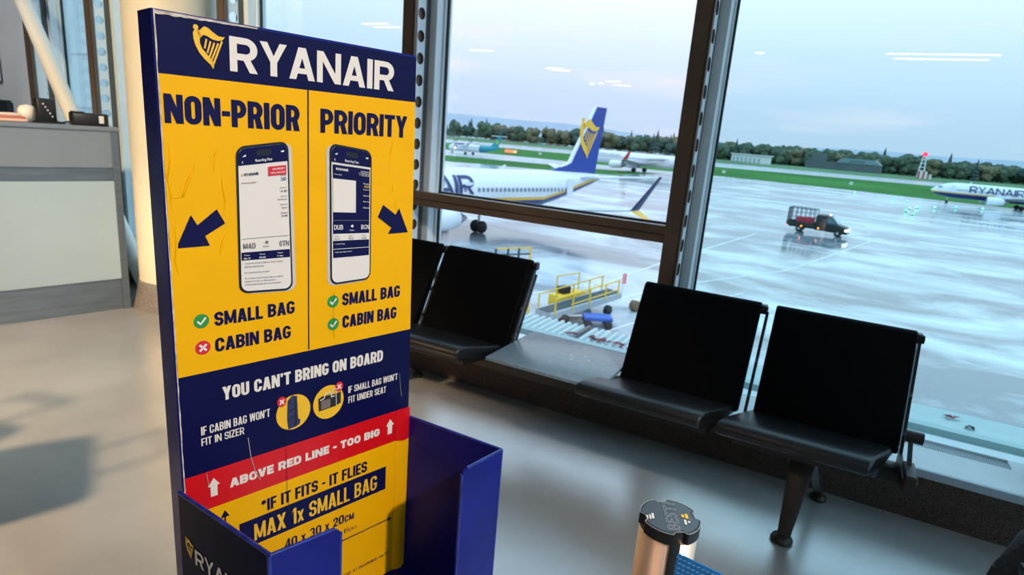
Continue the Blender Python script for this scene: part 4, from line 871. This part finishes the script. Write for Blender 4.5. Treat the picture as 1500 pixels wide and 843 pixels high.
def jet737(root, title_x, blue_fin=True, L=39.5):
    lv = livery('jet_livery', 2.70, 3.0, 29, .22)
    secs = [(0, 3.05, .05, .05), (.25, 3.08, .42, .42), (.9, 3.12, .85, .82), (2.0, 3.25, 1.3, 1.3), (3.2, 3.45, 1.68, 1.65), (5, 3.5, 1.95, 1.85), (6, 3.5, 2.0, 1.88), (26, 3.5, 2.0, 1.88), (29, 3.65, 1.88, 1.75), (32, 4.0, 1.52, 1.45), (35, 4.4, 1.05, 1.0), (37.5, 4.75, .62, .6), (38.9, 4.9, .25, .25), (39.1, 4.9, .1, .1)]
    loft(secs).build('fuselage', lv, root)
    for s in (-1, 1):
        w = MB(); foil(w, ((13.2, s * 1.7, 2.3), (20.8, s * 1.7, 2.2)), ((22.6, s * 16.9, 3.95), (24.2, s * 16.9, 3.95)), (0, 0, .42), (0, 0, .10)); w.build('wing', wing_m, root)
        w = MB(); foil(w, ((23.0, s * 16.9, 3.95), (24.1, s * 16.9, 3.95)), ((25.2, s * 17.6, 6.6), (25.6, s * 17.6, 6.6)), (0, .08, 0), (0, .03, 0)); setp(w.build('winglet', mat('dark_navy_winglet', (.01, .02, .09), .35), root), 'navy winglet')
        w = MB(); foil(w, ((23.0, s * 16.9, 3.9), (24.2, s * 16.9, 3.9)), ((25.3, s * 17.9, 2.7), (25.8, s * 17.9, 2.7)), (0, .06, 0), (0, .02, 0)); setp(w.build('winglet', acy, root), 'yellow lower winglet')
        w = MB(); foil(w, ((34.6, s * .5, 4.9), (38.0, s * .4, 4.9)), ((38.6, s * 7.9, 5.7), (39.9, s * 7.9, 5.7)), (0, 0, .16), (0, 0, .05)); w.build('tailplane', acw, root)
        engine(root, 11.9, s * 4.9, 1.75, 1.08, 3.6, (acw,)); wheels(root, 19.6, s * 2.86, .56, .38)
    wheels(root, 4.1, 0, .36, .2, gap=.4, strut_top=1.8)
    MB().prism([(37.9, -.22, 5.1), (33.0, -.22, 5.2), (30.0, -.05, 5.2), (33.8, -.15, 6.3), (37.2, -.06, 12.45), (39.0, -.06, 12.45)], (0, .3, 0)).build('fin', acn, root)
    MB().prism([(31.4, -.06, 5.45), (33.7, -.18, 6.42), (37.1, -.1, 12.45), (37.3, -.1, 12.45), (34.0, -.18, 6.4), (31.8, -.06, 5.45)], (0, .36, 0)).build('fin_leading_edge', acw, root)
    harp(MB(), lambda a, b: (34.4 + a * 3.2 + b * .55, -.235 + b * .12, 6.9 + b * 4.3)).build('harp_emblem', acy, root, recalc=False)
    side_text(root, 'RYANAIR', title_x, title_x + 11.5, 3.35, 5.0, 1.96, 3.5, inkb)
    window_row(root, [5.5 + .52 * k for k in range(51) if k not in (26, 27)], 3.75, 1.94, 3.5)
    mb = MB()
    for x in (4.2, 32.4, 18.6): mb.box(x, x + .85, -1.895 if x < 30 else -1.47, -1.86 if x < 30 else -1.42, 3.0 if x != 18.6 else 3.4, 4.8 if x != 18.6 else 4.4)
    mb.build('door', acw, root)
    for x in (8, 24.2, 21): MB().prism([(x, -.03, 5.45), (x + .5, -.03, 5.45), (x + .65, -.03, 5.95), (x + .4, -.03, 5.95)], (0, .06, 0)).build('antenna', acw, root)
    MB().prism([(1.35, -.75, 3.85), (2.2, -1.2, 3.95), (2.35, -1.12, 4.35), (1.75, -.62, 4.35)], (0, -.12, 0)).build('cockpit_window', dkw, root)
    MB().prism([(1.3, -.62, 3.9), (1.65, -.5, 4.32), (1.65, .5, 4.32), (1.3, .62, 3.9)], (-.06, 0, .05)).build('cockpit_window', dkw, root)
a1 = empty('jet_airliner', (-37.8, 29.9, G), math.radians(70.25), label='white airliner with blue tail fin bearing a yellow harp, parked behind the middle window', cat='airplane')
jet737(a1, 8.1)
a2 = empty('jet_airliner', (20.3, 201, G), math.radians(-1.0), label='white airliner cut off by the right edge, dark blue title along its nose', cat='airplane')
jet737(a2, 8.2)
# airliner three: white with red winglet
a3 = empty('jet_airliner', (-81.4, 201.5, G), math.radians(-9.7), label='white airliner with red winglet taxiing behind the blue tail fin', cat='airplane')
lv3 = mat('white_jet_paint', (.78, .80, .84), .3)
loft([(0, 3.4, .05, .05), (1.2, 3.5, .9, .9), (3.4, 3.8, 1.7, 1.7), (6, 3.9, 2.0, 1.97), (32, 3.9, 2.0, 1.97), (36, 4.3, 1.5, 1.5), (42, 5.0, .6, .6), (44.5, 5.2, .15, .15)]).build('fuselage', lv3, a3)
for s in (-1, 1):
    w = MB(); foil(w, ((16, s * 1.8, 2.6), (24, s * 1.8, 2.5)), ((24.5, s * 16.8, 4.0), (26, s * 16.8, 4.0)), (0, 0, .4), (0, 0, .1)); w.build('wing', wing_m, a3)
    w = MB(); foil(w, ((24.6, s * 16.8, 4.0), (26.1, s * 16.8, 4.0)), ((26.6, s * 17.5, 6.4), (27.4, s * 17.5, 6.4)), (0, .08, 0), (0, .03, 0)); setp(w.build('winglet', mat('red_winglet', (.65, .05, .07), .4), a3), 'red winglet')
    w = MB(); foil(w, ((38, s * .5, 5.2), (42, s * .4, 5.2)), ((42, s * 6.2, 5.8), (43.5, s * 6.2, 5.8)), (0, 0, .16), (0, 0, .05)); w.build('tailplane', acw, a3)
    engine(a3, 14.4, s * 5.75, 1.9, 1.25, 4.4, (lv3,)); wheels(a3, 22, s * 3.8, .62, .45)
wheels(a3, 5.1, 0, .4, .25, gap=.5, strut_top=2.2)
MB().prism([(42.5, -.15, 5.6), (36.5, -.15, 5.9), (41, -.1, 11.8), (43.5, -.1, 11.8)], (0, .3, 0)).build('fin', mat('red_fin', (.55, .04, .06), .4), a3)
side_text(a3, 'TURKISH AIRLINES', 6.6, 15.5, 4.45, 5.15, 1.97, 3.9, mat('grey_blue_title', (.22, .27, .38), .5), .14)
window_row(a3, [6 + .55 * k for k in range(46)], 4.15, 2.0, 3.9)
mb = MB()
for k in range(4):
    pts = [(27 + 6.5 * math.cos(t_a) * (1 - .1 * k), 3.6 + (1.0 - .22 * k) * math.sin(t_a) + .12 * (27 + 6.5 * math.cos(t_a) - 27)) for t_a in [math.pi * (.15 + j * .18) + math.pi * (1 if k % 2 else 0) for j in range(9)]]
    for (xa_, za_), (xb_, zb_) in zip(pts, pts[1:]):
        ya = -math.sqrt(max(.1, 2.03 ** 2 - (za_ - 3.9) ** 2)) - .03; yb = -math.sqrt(max(.1, 2.03 ** 2 - (zb_ - 3.9) ** 2)) - .03; mb.bar((xa_, ya, za_), (xb_, yb, zb_), .10, .04)
mb.build('swirl_emblem', mat('grey_swirl', (.35, .36, .42), .5), a3)
# turboprop
a4 = empty('turboprop_airplane', (-135.7, 199.8, G), math.radians(-11.6), label='small white turboprop with teal and green tail on the taxiway', cat='airplane')
tl4 = livery('turboprop_livery', -9, -9, 0, 0)
teal = mat('teal_tail', (.01, .30, .36), .4); lime = mat('lime_tail', (.30, .55, .08), .4)
loft([(0, 1.9, .05, .05), (.8, 2.0, .8, .75), (2.4, 2.3, 1.25, 1.2), (4, 2.45, 1.4, 1.4), (17, 2.45, 1.4, 1.4)]).build('fuselage', acw, a4)
loft([(17, 2.45, 1.4, 1.4), (21, 2.8, 1.0, 1.0), (25, 3.3, .45, .45), (26.2, 3.5, .12, .12)]).build('tail_cone', teal, a4)
MB().prism([(21.0, -.14, 3.5), (25.0, -.14, 3.5), (26.6, -.08, 7.5), (24.6, -.08, 7.5), (23.0, -.1, 4.9)], (0, .28, 0)).build('fin', teal, a4)
MB().prism([(23.7, -.16, 4.9), (25.1, -.16, 4.5), (25.6, -.12, 5.8), (24.4, -.12, 6.2)], (0, .32, 0)).build('fin_leaf', lime, a4)
w = MB(); foil(w, ((24.6, 3.6, 7.45), (26.2, 3.6, 7.45)), ((24.6, -3.6, 7.45), (26.2, -3.6, 7.45)), (0, 0, .1), (0, 0, .1)); w.build('tailplane', acw, a4)
w = MB(); foil(w, ((10, 13.5, 4.1), (11.6, 13.5, 4.1)), ((10, -13.5, 4.1), (11.6, -13.5, 4.1)), (0, 0, .2), (0, 0, .2)); w.build('wing', wing_m, a4)
for s in (-1, 1):
    MB().lathe([(.1, 0), (.45, .5), (.55, 2), (.3, 4.5)], 14, (7.6, s * 4.05, 3.8), 'x').build('nacelle', acg, a4)
    for k in range(6): t_a = k * math.pi / 3; MB().bar((7.6, s * 4.05, 3.8), (7.6, s * 4.05 + 1.95 * math.cos(t_a), 3.8 + 1.95 * math.sin(t_a)), .08, .25).build('propeller_blade', acd, a4)
    wheels(a4, 11, s * 2.05, .42, .25, gap=.5, strut_top=1.4)
wheels(a4, 2.0, 0, .28, .2, gap=.35, strut_top=1.2)
MB().lathe([(0, -.08), (.22, -.04), (.26, .05)], 12, (5.0, -1.7, 1.9), 'x').build('landing_light', emis('landing_light', (1, .92, .75), 9), a4)
window_row(a4, [4 + .8 * k for k in range(16)], 2.8, 1.42, 2.45, .3, .35)
# ------------------------------------------------------------ crew-cab cage truck on the apron
tk = empty('cage_truck', (1.3, 83.4, G), math.radians(173.0), label='dark green crew cab truck with a mesh cage carrying red bags on the wet apron', cat='truck')
tb_ = mat('dark_green_paint', (.006, .016, .015), .35, spec=.5); tg = mat('truck_glass', (.10, .16, .18), .1); cgm = mat('cage_steel', (.02, .035, .04), .6)
k0 = 0.05
MB().prism([(0.0, -1, .45), (.05, -1, 1.0), (.35, -1, 1.22), (1.15, -1, 1.42), (1.95, -1, 2.25), (2.5, -1, 2.36), (3.5, -1, 2.36), (3.62, -1, 2.2), (3.65, -1, .5), (.1, -1, .4)], (0, 2.0, 0)).build('cab', tb_, tk, bevel=.05)
MB().prism([(1.30, -1.015, 1.48), (1.95, -1.015, 2.16), (2.35, -1.015, 2.2), (2.35, -1.015, 1.48)], (0, 2.03, 0)).build('side_window', tg, tk)
MB().prism([(2.45, -1.015, 1.48), (2.45, -1.015, 2.2), (3.3, -1.015, 2.2), (3.3, -1.015, 1.48)], (0, 2.03, 0)).build('side_window', mat('dark_truck_glass', (.01, .015, .018), .2), tk)
MB().prism([(1.13, -.88, 1.45), (1.13, .88, 1.45), (1.90, .80, 2.24), (1.90, -.80, 2.24)], (-.04, 0, .03)).build('windscreen', mat('windscreen', (.35, .5, .55), .08), tk)
MB().box(3.65, 6.85, -1.05, 1.05, .75, .85).build('load_bed', tb_, tk)
for y0 in (-1.05, 1.01): MB().box(3.7, 6.85, y0, y0 + .04, .85, 1.25).build('drop_side', tb_, tk)
MB().box(6.81, 6.85, -1.05, 1.05, .85, 1.25).build('tailgate', tb_, tk); MB().box(3.5, 6.7, -.4, .4, .5, .75).build('chassis', acd, tk)
for y in (-1.03, 1.03):
    for i in range(7): MB().bar((3.75 + i * .51, y, 1.25), (3.75 + i * .51, y, 2.85), .07).build('cage_post', cgm, tk)
    for z in (1.75, 2.3, 2.85): MB().bar((3.72, y, z), (6.84, y, z), .045 if z < 2.8 else .09).build('cage_rail', cgm, tk)
for x in (3.75, 6.81):
    for z in (1.9, 2.85): MB().bar((x, -1.03, z), (x, 1.03, z), .06).build('cage_rail', cgm, tk)
for y in (-.6, -.2, .2, .6):
    MB().bar((6.81, y, 1.25), (6.81, y, 2.85), .05).build('cage_post', cgm, tk)
for x in (1.05, 5.35):
    for y in (-.9, .9): 
        wl_ = MB().lathe([(0, -.13), (.33, -.13), (.37, -.08), (.37, .08), (.33, .13), (0, .13)], 20, (x, y, .37), 'y').build('wheel', acd, tk)
        MB().lathe([(0, -.14), (.17, -.135), (.17, .135), (0, .14)], 14, (x, y, .37), 'y').build('hub', acg, wl_)
for y in (-.75, .75): MB().lathe([(0, 0), (.16, .01), (.17, .06)], 14, (-.04, y, .88), 'x').build('headlamp', emis('headlamp_glow', (1, .95, .72), 7), tk)
MB().box(.05, .3, .96, 1.03, .75, .98).build('headlamp', emis('headlamp_glow_side', (1, .95, .72), 6), tk)
for x in (3.1, 5.0): MB().box(x, x + .16, 1.04, 1.07, .68, .82).build('marker_lamp', emis('amber_marker', (1, .25, .03), 7), tk)
MB().box(6.85, 6.9, .8, 1.0, .6, .8).build('tail_lamp', emis('red_tail', (1, .1, .15), 4), tk)
MB().lathe([(.10, 0), (.10, .14), (.05, .2), (0, .21)], 12, (2.2, .2, 2.37)).build('beacon', emis('amber_beacon', (1, .6, .35), 5), tk)
redbag = mat('red_sack', (.75, .04, .10), .6, noise=.3, scale=4)
def sack(x, y, lab, s=1):
    b = MB(); b.box(-.5 * s, .5 * s, -.4, .4, 0, 1.02 * s); o = b.build('sack', redbag, None, bevel=.16, seg=3); setp(o, lab, 'sack')
    c, q = math.cos(math.radians(173)), math.sin(math.radians(173)); o.location = (1.3 + x * c - y * q, 83.4 + x * q + y * c, G + .85); o.rotation_euler.z = math.radians(173)
sack(4.35, .35, 'red sack in the truck cage, nearer the cab', 1.05); sack(5.35, .4, 'red sack in the truck cage, nearer the tail')
# ------------------------------------------------------------ belt loader and dolly below the window
yl = mat('equipment_yellow', (.80, .52, .03), .45); gm = mat('conveyor_grey', (.35, .42, .45), .5); dm = mat('conveyor_dark', (.03, .06, .07), .7)
P0 = Vector((-11.8, 26.3)); P1 = Vector((-10.1, 31.6)); ang = math.atan2(P1.y - P0.y, P1.x - P0.x)
ld = empty('belt_loader', (P0.x, P0.y, G), ang, label='yellow belt loader with handrails parked below the window', cat='belt loader')
Ll = (P1 - P0).length
MB().prism([(0, -.55, .35), (Ll, -.55, .75), (Ll, -.55, 1.05), (0, -.55, .70)], (0, 1.1, 0)).build('conveyor_frame', gm, ld)
MB().prism([(0, -.38, .705), (Ll, -.38, 1.06), (Ll, -.38, 1.09), (0, -.38, .735)], (0, .76, 0)).build('conveyor_belt', dm, ld)
MB().box(1.8, 4.0, .62, 1.4, .35, 1.05).build('engine_cover', yl, ld, bevel=.05)
MB().box(2.3, 2.9, .8, 1.3, 1.05, 1.4).build('seat', acd, ld, bevel=.04)
for y in (-.56, .56):
    for x in (.2, 1.5, 2.8, 4.1, 5.2):
        zb_ = .55 + x / Ll * .4; MB().bar((x, y, zb_), (x, y, zb_ + .85), .06).build('rail_post', yl, ld)
    MB().bar((.2, y, 1.42), (5.3, y, 1.8), .055).build('handrail', yl, ld); MB().bar((1.4, y, .98), (5.3, y, 1.3), .045).build('handrail', yl, ld)
for x in (2.4, 4.2): MB().bar((x, 1.4, 1.0), (x, 1.4, 1.9), .06).build('rail_post', yl, ld)
MB().bar((2.4, 1.4, 1.9), (4.2, 1.4, 1.9), .055).build('handrail', yl, ld)
for x in (.9, 4.4):
    for y in (-.6, .75): MB().lathe([(0, -.10), (.27, -.10), (.27, .10), (0, .10)], 16, (x, y, .27), 'y').build('wheel', acd, ld)
fl_ = MB().bar((Ll + .05, -.5, .8), (Ll + .1, -.5, 2.2), .05).build('flag_pole', M['white'], ld); MB().box(Ll, Ll + .3, -.52, -.48, 1.55, 2.1).build('red_flag', mat('red_flag', (.85, .10, .14), .6), ld)
MB().lathe([(0, -.2), (.3, -.2), (.3, .2), (0, .2)], 12, (Ll + .9, -.9, .3), 'y').build('rubber_roller', mat('brown_rubber', (.16, .10, .05), .7), ld)
yb = empty('yellow_bollards', (-12.9, 25.2, G), .3, label='pair of short yellow posts beside the belt loader', cat='barrier')
for x in (0, .35, .7): MB().bar((x, 0, 0), (x, 0, 1.3), .12).build('post', yl, yb)
MB().bar((0, 0, 1.3), (.7, 0, 1.3), .1).build('crossbar', yl, yb)
dl = empty('baggage_dolly', (-9.6, 28.0, G), .5, label='small blue baggage dolly beside the belt loader', cat='dolly')
MB().box(-.7, .7, -.42, .42, .36, .56).build('platform', mat('blue_dolly', (.01, .10, .45), .5), dl, bevel=.03)
for x in (-.5, .5):
    for y in (-.45, .45): MB().lathe([(0, -.07), (.20, -.07), (.20, .07), (0, .07)], 16, (x, y, .20), 'y').build('wheel', acd, dl)
MB().bar((-.8, 0, .5), (-2.6, .3, .25), .07).build('tow_bar', M['white'], dl)
b2 = empty('equipment_barrier', (-20.8, 37.2, G), 1.02, label='dark and yellow equipment barrier beyond the left seats', cat='barrier')
for x in (0, 1, 1.9, 2.9): MB().bar((x, 0, 0), (x, 0, 1.0), .12).build('post', dm if x < 2 else yl, b2)
for z in (.55, 1.0): MB().bar((0, 0, z), (2.9, 0, z), .10).build('rail', yl if z > .9 else dm, b2)
# ------------------------------------------------------------ airfield lights, signs, mast, sheds
GL = emis('green_glow', (.05, 1, .5), 5); CL = emis('cyan_glow', (.2, 1, .9), 6)
tax = [(11.3, 187.2, 0), (13.9, 180.6, 0), (14.2, 158.8, 1), (11.3, 143.5, 0), (12.6, 153.7, 1), (14.7, 159.7, 0), (11.8, 135.6, 0), (18.4, 166.5, 1), (23.5, 176.1, 0), (29.6, 182.6, 1), (2.6, 199.6, 1)]
names = ['farthest', 'second farthest', 'cyan middle', 'nearer green', 'bright cyan', 'small green', 'nearest green', 'cyan one left of the nose gear', 'green one below the nose', 'rightmost cyan', 'lone cyan one near the grass']
for (x, y, c), nme in zip(tax, names):
    r = empty('taxiway_light', (x, y, G), label='taxiway edge light on the wet apron, ' + nme, cat='taxiway light', group='green and cyan taxiway lights')
    MB().lathe([(.12, 0), (.12, .25), (.1, .26)], 10).build('stem', acd, r); MB().lathe([(.13, .26), (.19, .36), (.13, .48), (0, .52)], 12).build('lens', CL if c else GL, r)
for x, y, lab in ((1.6, 261, 'white marker board on the grass right of the mullion'), (-42.6, 253, 'small white marker board on the grass beside the centre mullion'), (-125, 258, 'white marker board on the grass left of the blue fin')):
    o = empty('marker_board', (x, y, G), label=lab, cat='sign'); MB().box(-.6, .6, -.1, .1, .3, 1.4).build('board', M['white'], o); MB().box(-.4, -.3, -.05, .05, 0, .3).build('post', acd, o); MB().box(.3, .4, -.05, .05, 0, .3).build('post', acd, o)
o = empty('illuminated_sign', (-134, 247, G), label='glowing orange red sign on the grass beside the turboprop tail', cat='sign')
MB().box(-3.4, 3.2, -.2, .2, .3, 1.7).build('sign_case', acd, o)
MB().box(-3.2, .6, -.24, -.2, .4, 1.6).build('red_face', emis('red_sign_glow', (1, .22, .10), 2.2), o); MB().box(.8, 3.0, -.24, -.2, .4, 1.6).build('yellow_face', emis('yellow_sign_glow', (1, .65, .35), 1.4), o)
ms = empty('signal_mast', (53, 620, G), label='grey lattice mast with a red lamp beyond the runway', cat='mast')
for dx, dy in ((-1.8, -1.8), (1.8, -1.8), (1.8, 1.8), (-1.8, 1.8)): MB().bar((dx * 1.4, dy, 0), (dx * .5, dy * .5, 16.5), .7).build('leg', acw, ms)
for z in range(2, 16, 3): MB().box(-2.2, 2.2, -1.5, 1.5, z, z + .6).build('brace', acw, ms)
MB().lathe([(0, 17), (1.6, 17.3), (1.9, 18.8), (1.2, 20.3), (0, 20.6)], 12).build('red_lamp', emis('red_mast_lamp', (1, .04, .08), 3), ms)
o = empty('striped_barrier', (50, 556, G), label='red and white striped hut at the runway edge', cat='hut')
for k in range(6): MB().box(-4.5 + k * 1.5, -3 + k * 1.5, -1, 1, 0, 5.4 if k < 4 else 3.5).build('stripe_panel', M['white'] if k % 2 else mat('dull_red', (.5, .12, .1), .6), o)
o = empty('long_white_shed', (-95, 612, G), math.atan2(-43, 32) * 0 - .9, label='long low white shed in front of the far trees', cat='shed')
MB().box(0, 52, -4, 4, 0, 6.5).build('wall', M['white'], o); MB().box(-1, 53, -5, 5, 6.5, 7.2).build('roof', acw, o)
for k in range(7): MB().box(3 + k * 7, 6 + k * 7, -4.1, -4, 0, 4.2).build('door', gm, o)
o = empty('dark_terminal_block', (-34, 618, G), -.12, label='dark grey building with raised block among the far trees', cat='building')
dkb = mat('dark_cladding', (.10, .13, .15), .6, noise=.2, scale=.1)
MB().box(0, 58, -8, 8, 0, 6.5).build('hall', dkb, o); MB().box(4, 14, -6, 6, 6.5, 13).build('tower_block', dkb, o); MB().prism([(24, -8.5, 6.5), (58, -8.5, 6.5), (53, -8.5, 10.5), (28, -8.5, 10.5)], (0, 17, 0)).build('glazed_roof', mat('dull_roof_glass', (.16, .26, .30), .3), o)
MB().box(34, 46, -8.7, -8.4, 7.5, 9.2).build('window_band', tg, o)
# parked car park strip under the left trees
rn = random.Random(5)
cols = [mat('car_white', (.62, .66, .72), .4), mat('car_grey', (.25, .28, .33), .4), mat('car_dark', (.06, .07, .09), .4), mat('car_red', (.35, .08, .08), .4)]
carm = []
for c in cols:
    q = MB().prism([(0, -.85, .3), (0, -.85, .95), (1.0, -.85, 1.05), (1.6, -.75, 1.5), (3.3, -.75, 1.5), (4.0, -.85, 1.0), (4.3, -.85, .95), (4.3, -.85, .3)], (0, 1.7, 0)).build('parked_car', c, None); carm.append(q)
k = 0
for i in range(64):
    t_ = i / 63; x = -410 + t_ * 262; y = 566 + t_ * 12 + rn.uniform(-4, 4)
    ci = rn.choice((0, 0, 1, 1, 2, 3)) if i > 3 else i; src = carm[ci]; o = src if i == ci and i < 4 else src.copy()
    if o is not src: COL.objects.link(o)
    o.scale = (1.6, 1.6, 1.6) if False else (1, 1, 1); o.location = (x, y, G); o.rotation_euler.z = rn.uniform(-.3, .3) + .9
    setp(o, 'distant parked car in the long row under the far trees', 'car', 'distant parked cars')
# ------------------------------------------------------------ trees along the airfield boundary
leafs = [mat('dark_conifer_green', (.075, .125, .110), .9, noise=.5, scale=.5, spec=.1), mat('mixed_tree_green', (.115, .165, .115), .9, noise=.5, scale=.5, spec=.1), mat('autumn_tree_olive', (.21, .20, .125), .9, noise=.5, scale=.5, spec=.1)]  # greens paled and blued, distance haze carried in the colour
trunkm = mat('tree_bark', (.05, .04, .03), .9)
def crown(seed, h, w, conifer=False):
    rn = random.Random(seed); bm = bmesh.new()
    if conifer:
        for k in range(5):
            z = h * (.2 + k * .17); bmesh.ops.create_cone(bm, cap_ends=True, segments=9, radius1=w * .5 * (1 - k * .18), radius2=.1, depth=h * .3, matrix=Matrix.Translation((0, 0, z)))
    else:
        for k in range(9):
            a = rn.uniform(0, 6.28); r = rn.uniform(.1, .38) * w; z = rn.uniform(.28, .82) * h
            bmesh.ops.create_icosphere(bm, subdivisions=2, radius=rn.uniform(.18, .30) * w, matrix=Matrix.Translation((r * math.cos(a), r * math.sin(a), z)))
    for v in bm.verts: v.co += Vector((rn.uniform(-1, 1), rn.uniform(-1, 1), rn.uniform(-1, 1))) * w * .04
    me = bpy.data.meshes.new('crown'); bm.to_mesh(me); bm.free(); return me
kinds = []
for k in range(6):
    me = crown(k + 20, 14 if k < 4 else 18, 14 if k < 4 else 8, k >= 4); me.materials.append(leafs[(1, 1, 2, 0, 0, 0)[k]]); kinds.append(me)
tm_ = MB().tube((0, 0, 0), (0, 0, 6), .5, .3, n=8); trk = tm_.build('trunk', trunkm); tme = trk.data; bpy.data.objects.remove(trk)
rn = random.Random(42)
lab = {0: 'rounded mid green tree in the far tree line', 1: 'broad green tree in the far tree line', 2: 'olive autumn tree in the far tree line', 3: 'dark leafy tree in the far tree line', 4: 'dark pointed conifer in the far tree line', 5: 'dark pointed conifer in the far tree line'}
def tree(x, y, k, s):
    r = empty('distant_tree', (x, y, G), rn.uniform(0, 6), label=lab[k], cat='tree', group='far tree line ' + ('rounded', 'broad', 'olive', 'dark leafy', 'conifers', 'conifers')[k]); r.scale = (s, s, s * rn.uniform(.9, 1.1))
    link('crown', kinds[k], r); link('trunk', tme, r)
line = [(-470, 590), (-300, 610), (-160, 622), (-60, 640), (20, 640), (120, 690), (260, 740)]
def along(t):
    n_ = len(line) - 1; i = min(int(t * n_), n_ - 1); f_ = t * n_ - i; return (line[i][0] * (1 - f_) + line[i + 1][0] * f_, line[i][1] * (1 - f_) + line[i + 1][1] * f_)
for row in range(5):
    for i in range(51):
        t_ = (i + .5 + (row % 2) * .5) / 52; x, y = along(t_); left = x < -150
        k = rn.choice((0, 1, 2, 2, 3, 3, 4, 5)) if left else rn.choice((0, 1, 1, 0, 3, 2))
        if (i + row * 7) % 19 == 3: k = 4
        tree(x + rn.uniform(-2, 2), y + row * 17 + rn.uniform(-2, 2) + (4 if -50 < x < 40 else 0), k, rn.uniform(.84, 1.12) * (1.12 if left else 1.08))
hedge = MB(); vs = []; 
for i in range(121):
    x, y = along(i / 120); hh = 6 + 2 * math.sin(i * 2.1) + 1.5 * math.sin(i * .77); vs += [(x, y + 86, G), (x, y + 88, G + hh), (x, y + 120, G + hh + 3), (x, y + 124, G)]
hedge.add(vs, [(4 * i + j, 4 * i + j + 1, 4 * i + 4 + j + 1, 4 * i + 4 + j) for i in range(120) for j in range(3)])
setp(hedge.build('undergrowth', leafs[1]), 'continuous dark undergrowth below the far tree line', 'undergrowth', kind='stuff')
# hills
hm = mat('haze_tinted_hill', (.38, .43, .50), 1.0, noise=.10, scale=.004, spec=0)  # aerial haze put into the hill colour as blue-grey
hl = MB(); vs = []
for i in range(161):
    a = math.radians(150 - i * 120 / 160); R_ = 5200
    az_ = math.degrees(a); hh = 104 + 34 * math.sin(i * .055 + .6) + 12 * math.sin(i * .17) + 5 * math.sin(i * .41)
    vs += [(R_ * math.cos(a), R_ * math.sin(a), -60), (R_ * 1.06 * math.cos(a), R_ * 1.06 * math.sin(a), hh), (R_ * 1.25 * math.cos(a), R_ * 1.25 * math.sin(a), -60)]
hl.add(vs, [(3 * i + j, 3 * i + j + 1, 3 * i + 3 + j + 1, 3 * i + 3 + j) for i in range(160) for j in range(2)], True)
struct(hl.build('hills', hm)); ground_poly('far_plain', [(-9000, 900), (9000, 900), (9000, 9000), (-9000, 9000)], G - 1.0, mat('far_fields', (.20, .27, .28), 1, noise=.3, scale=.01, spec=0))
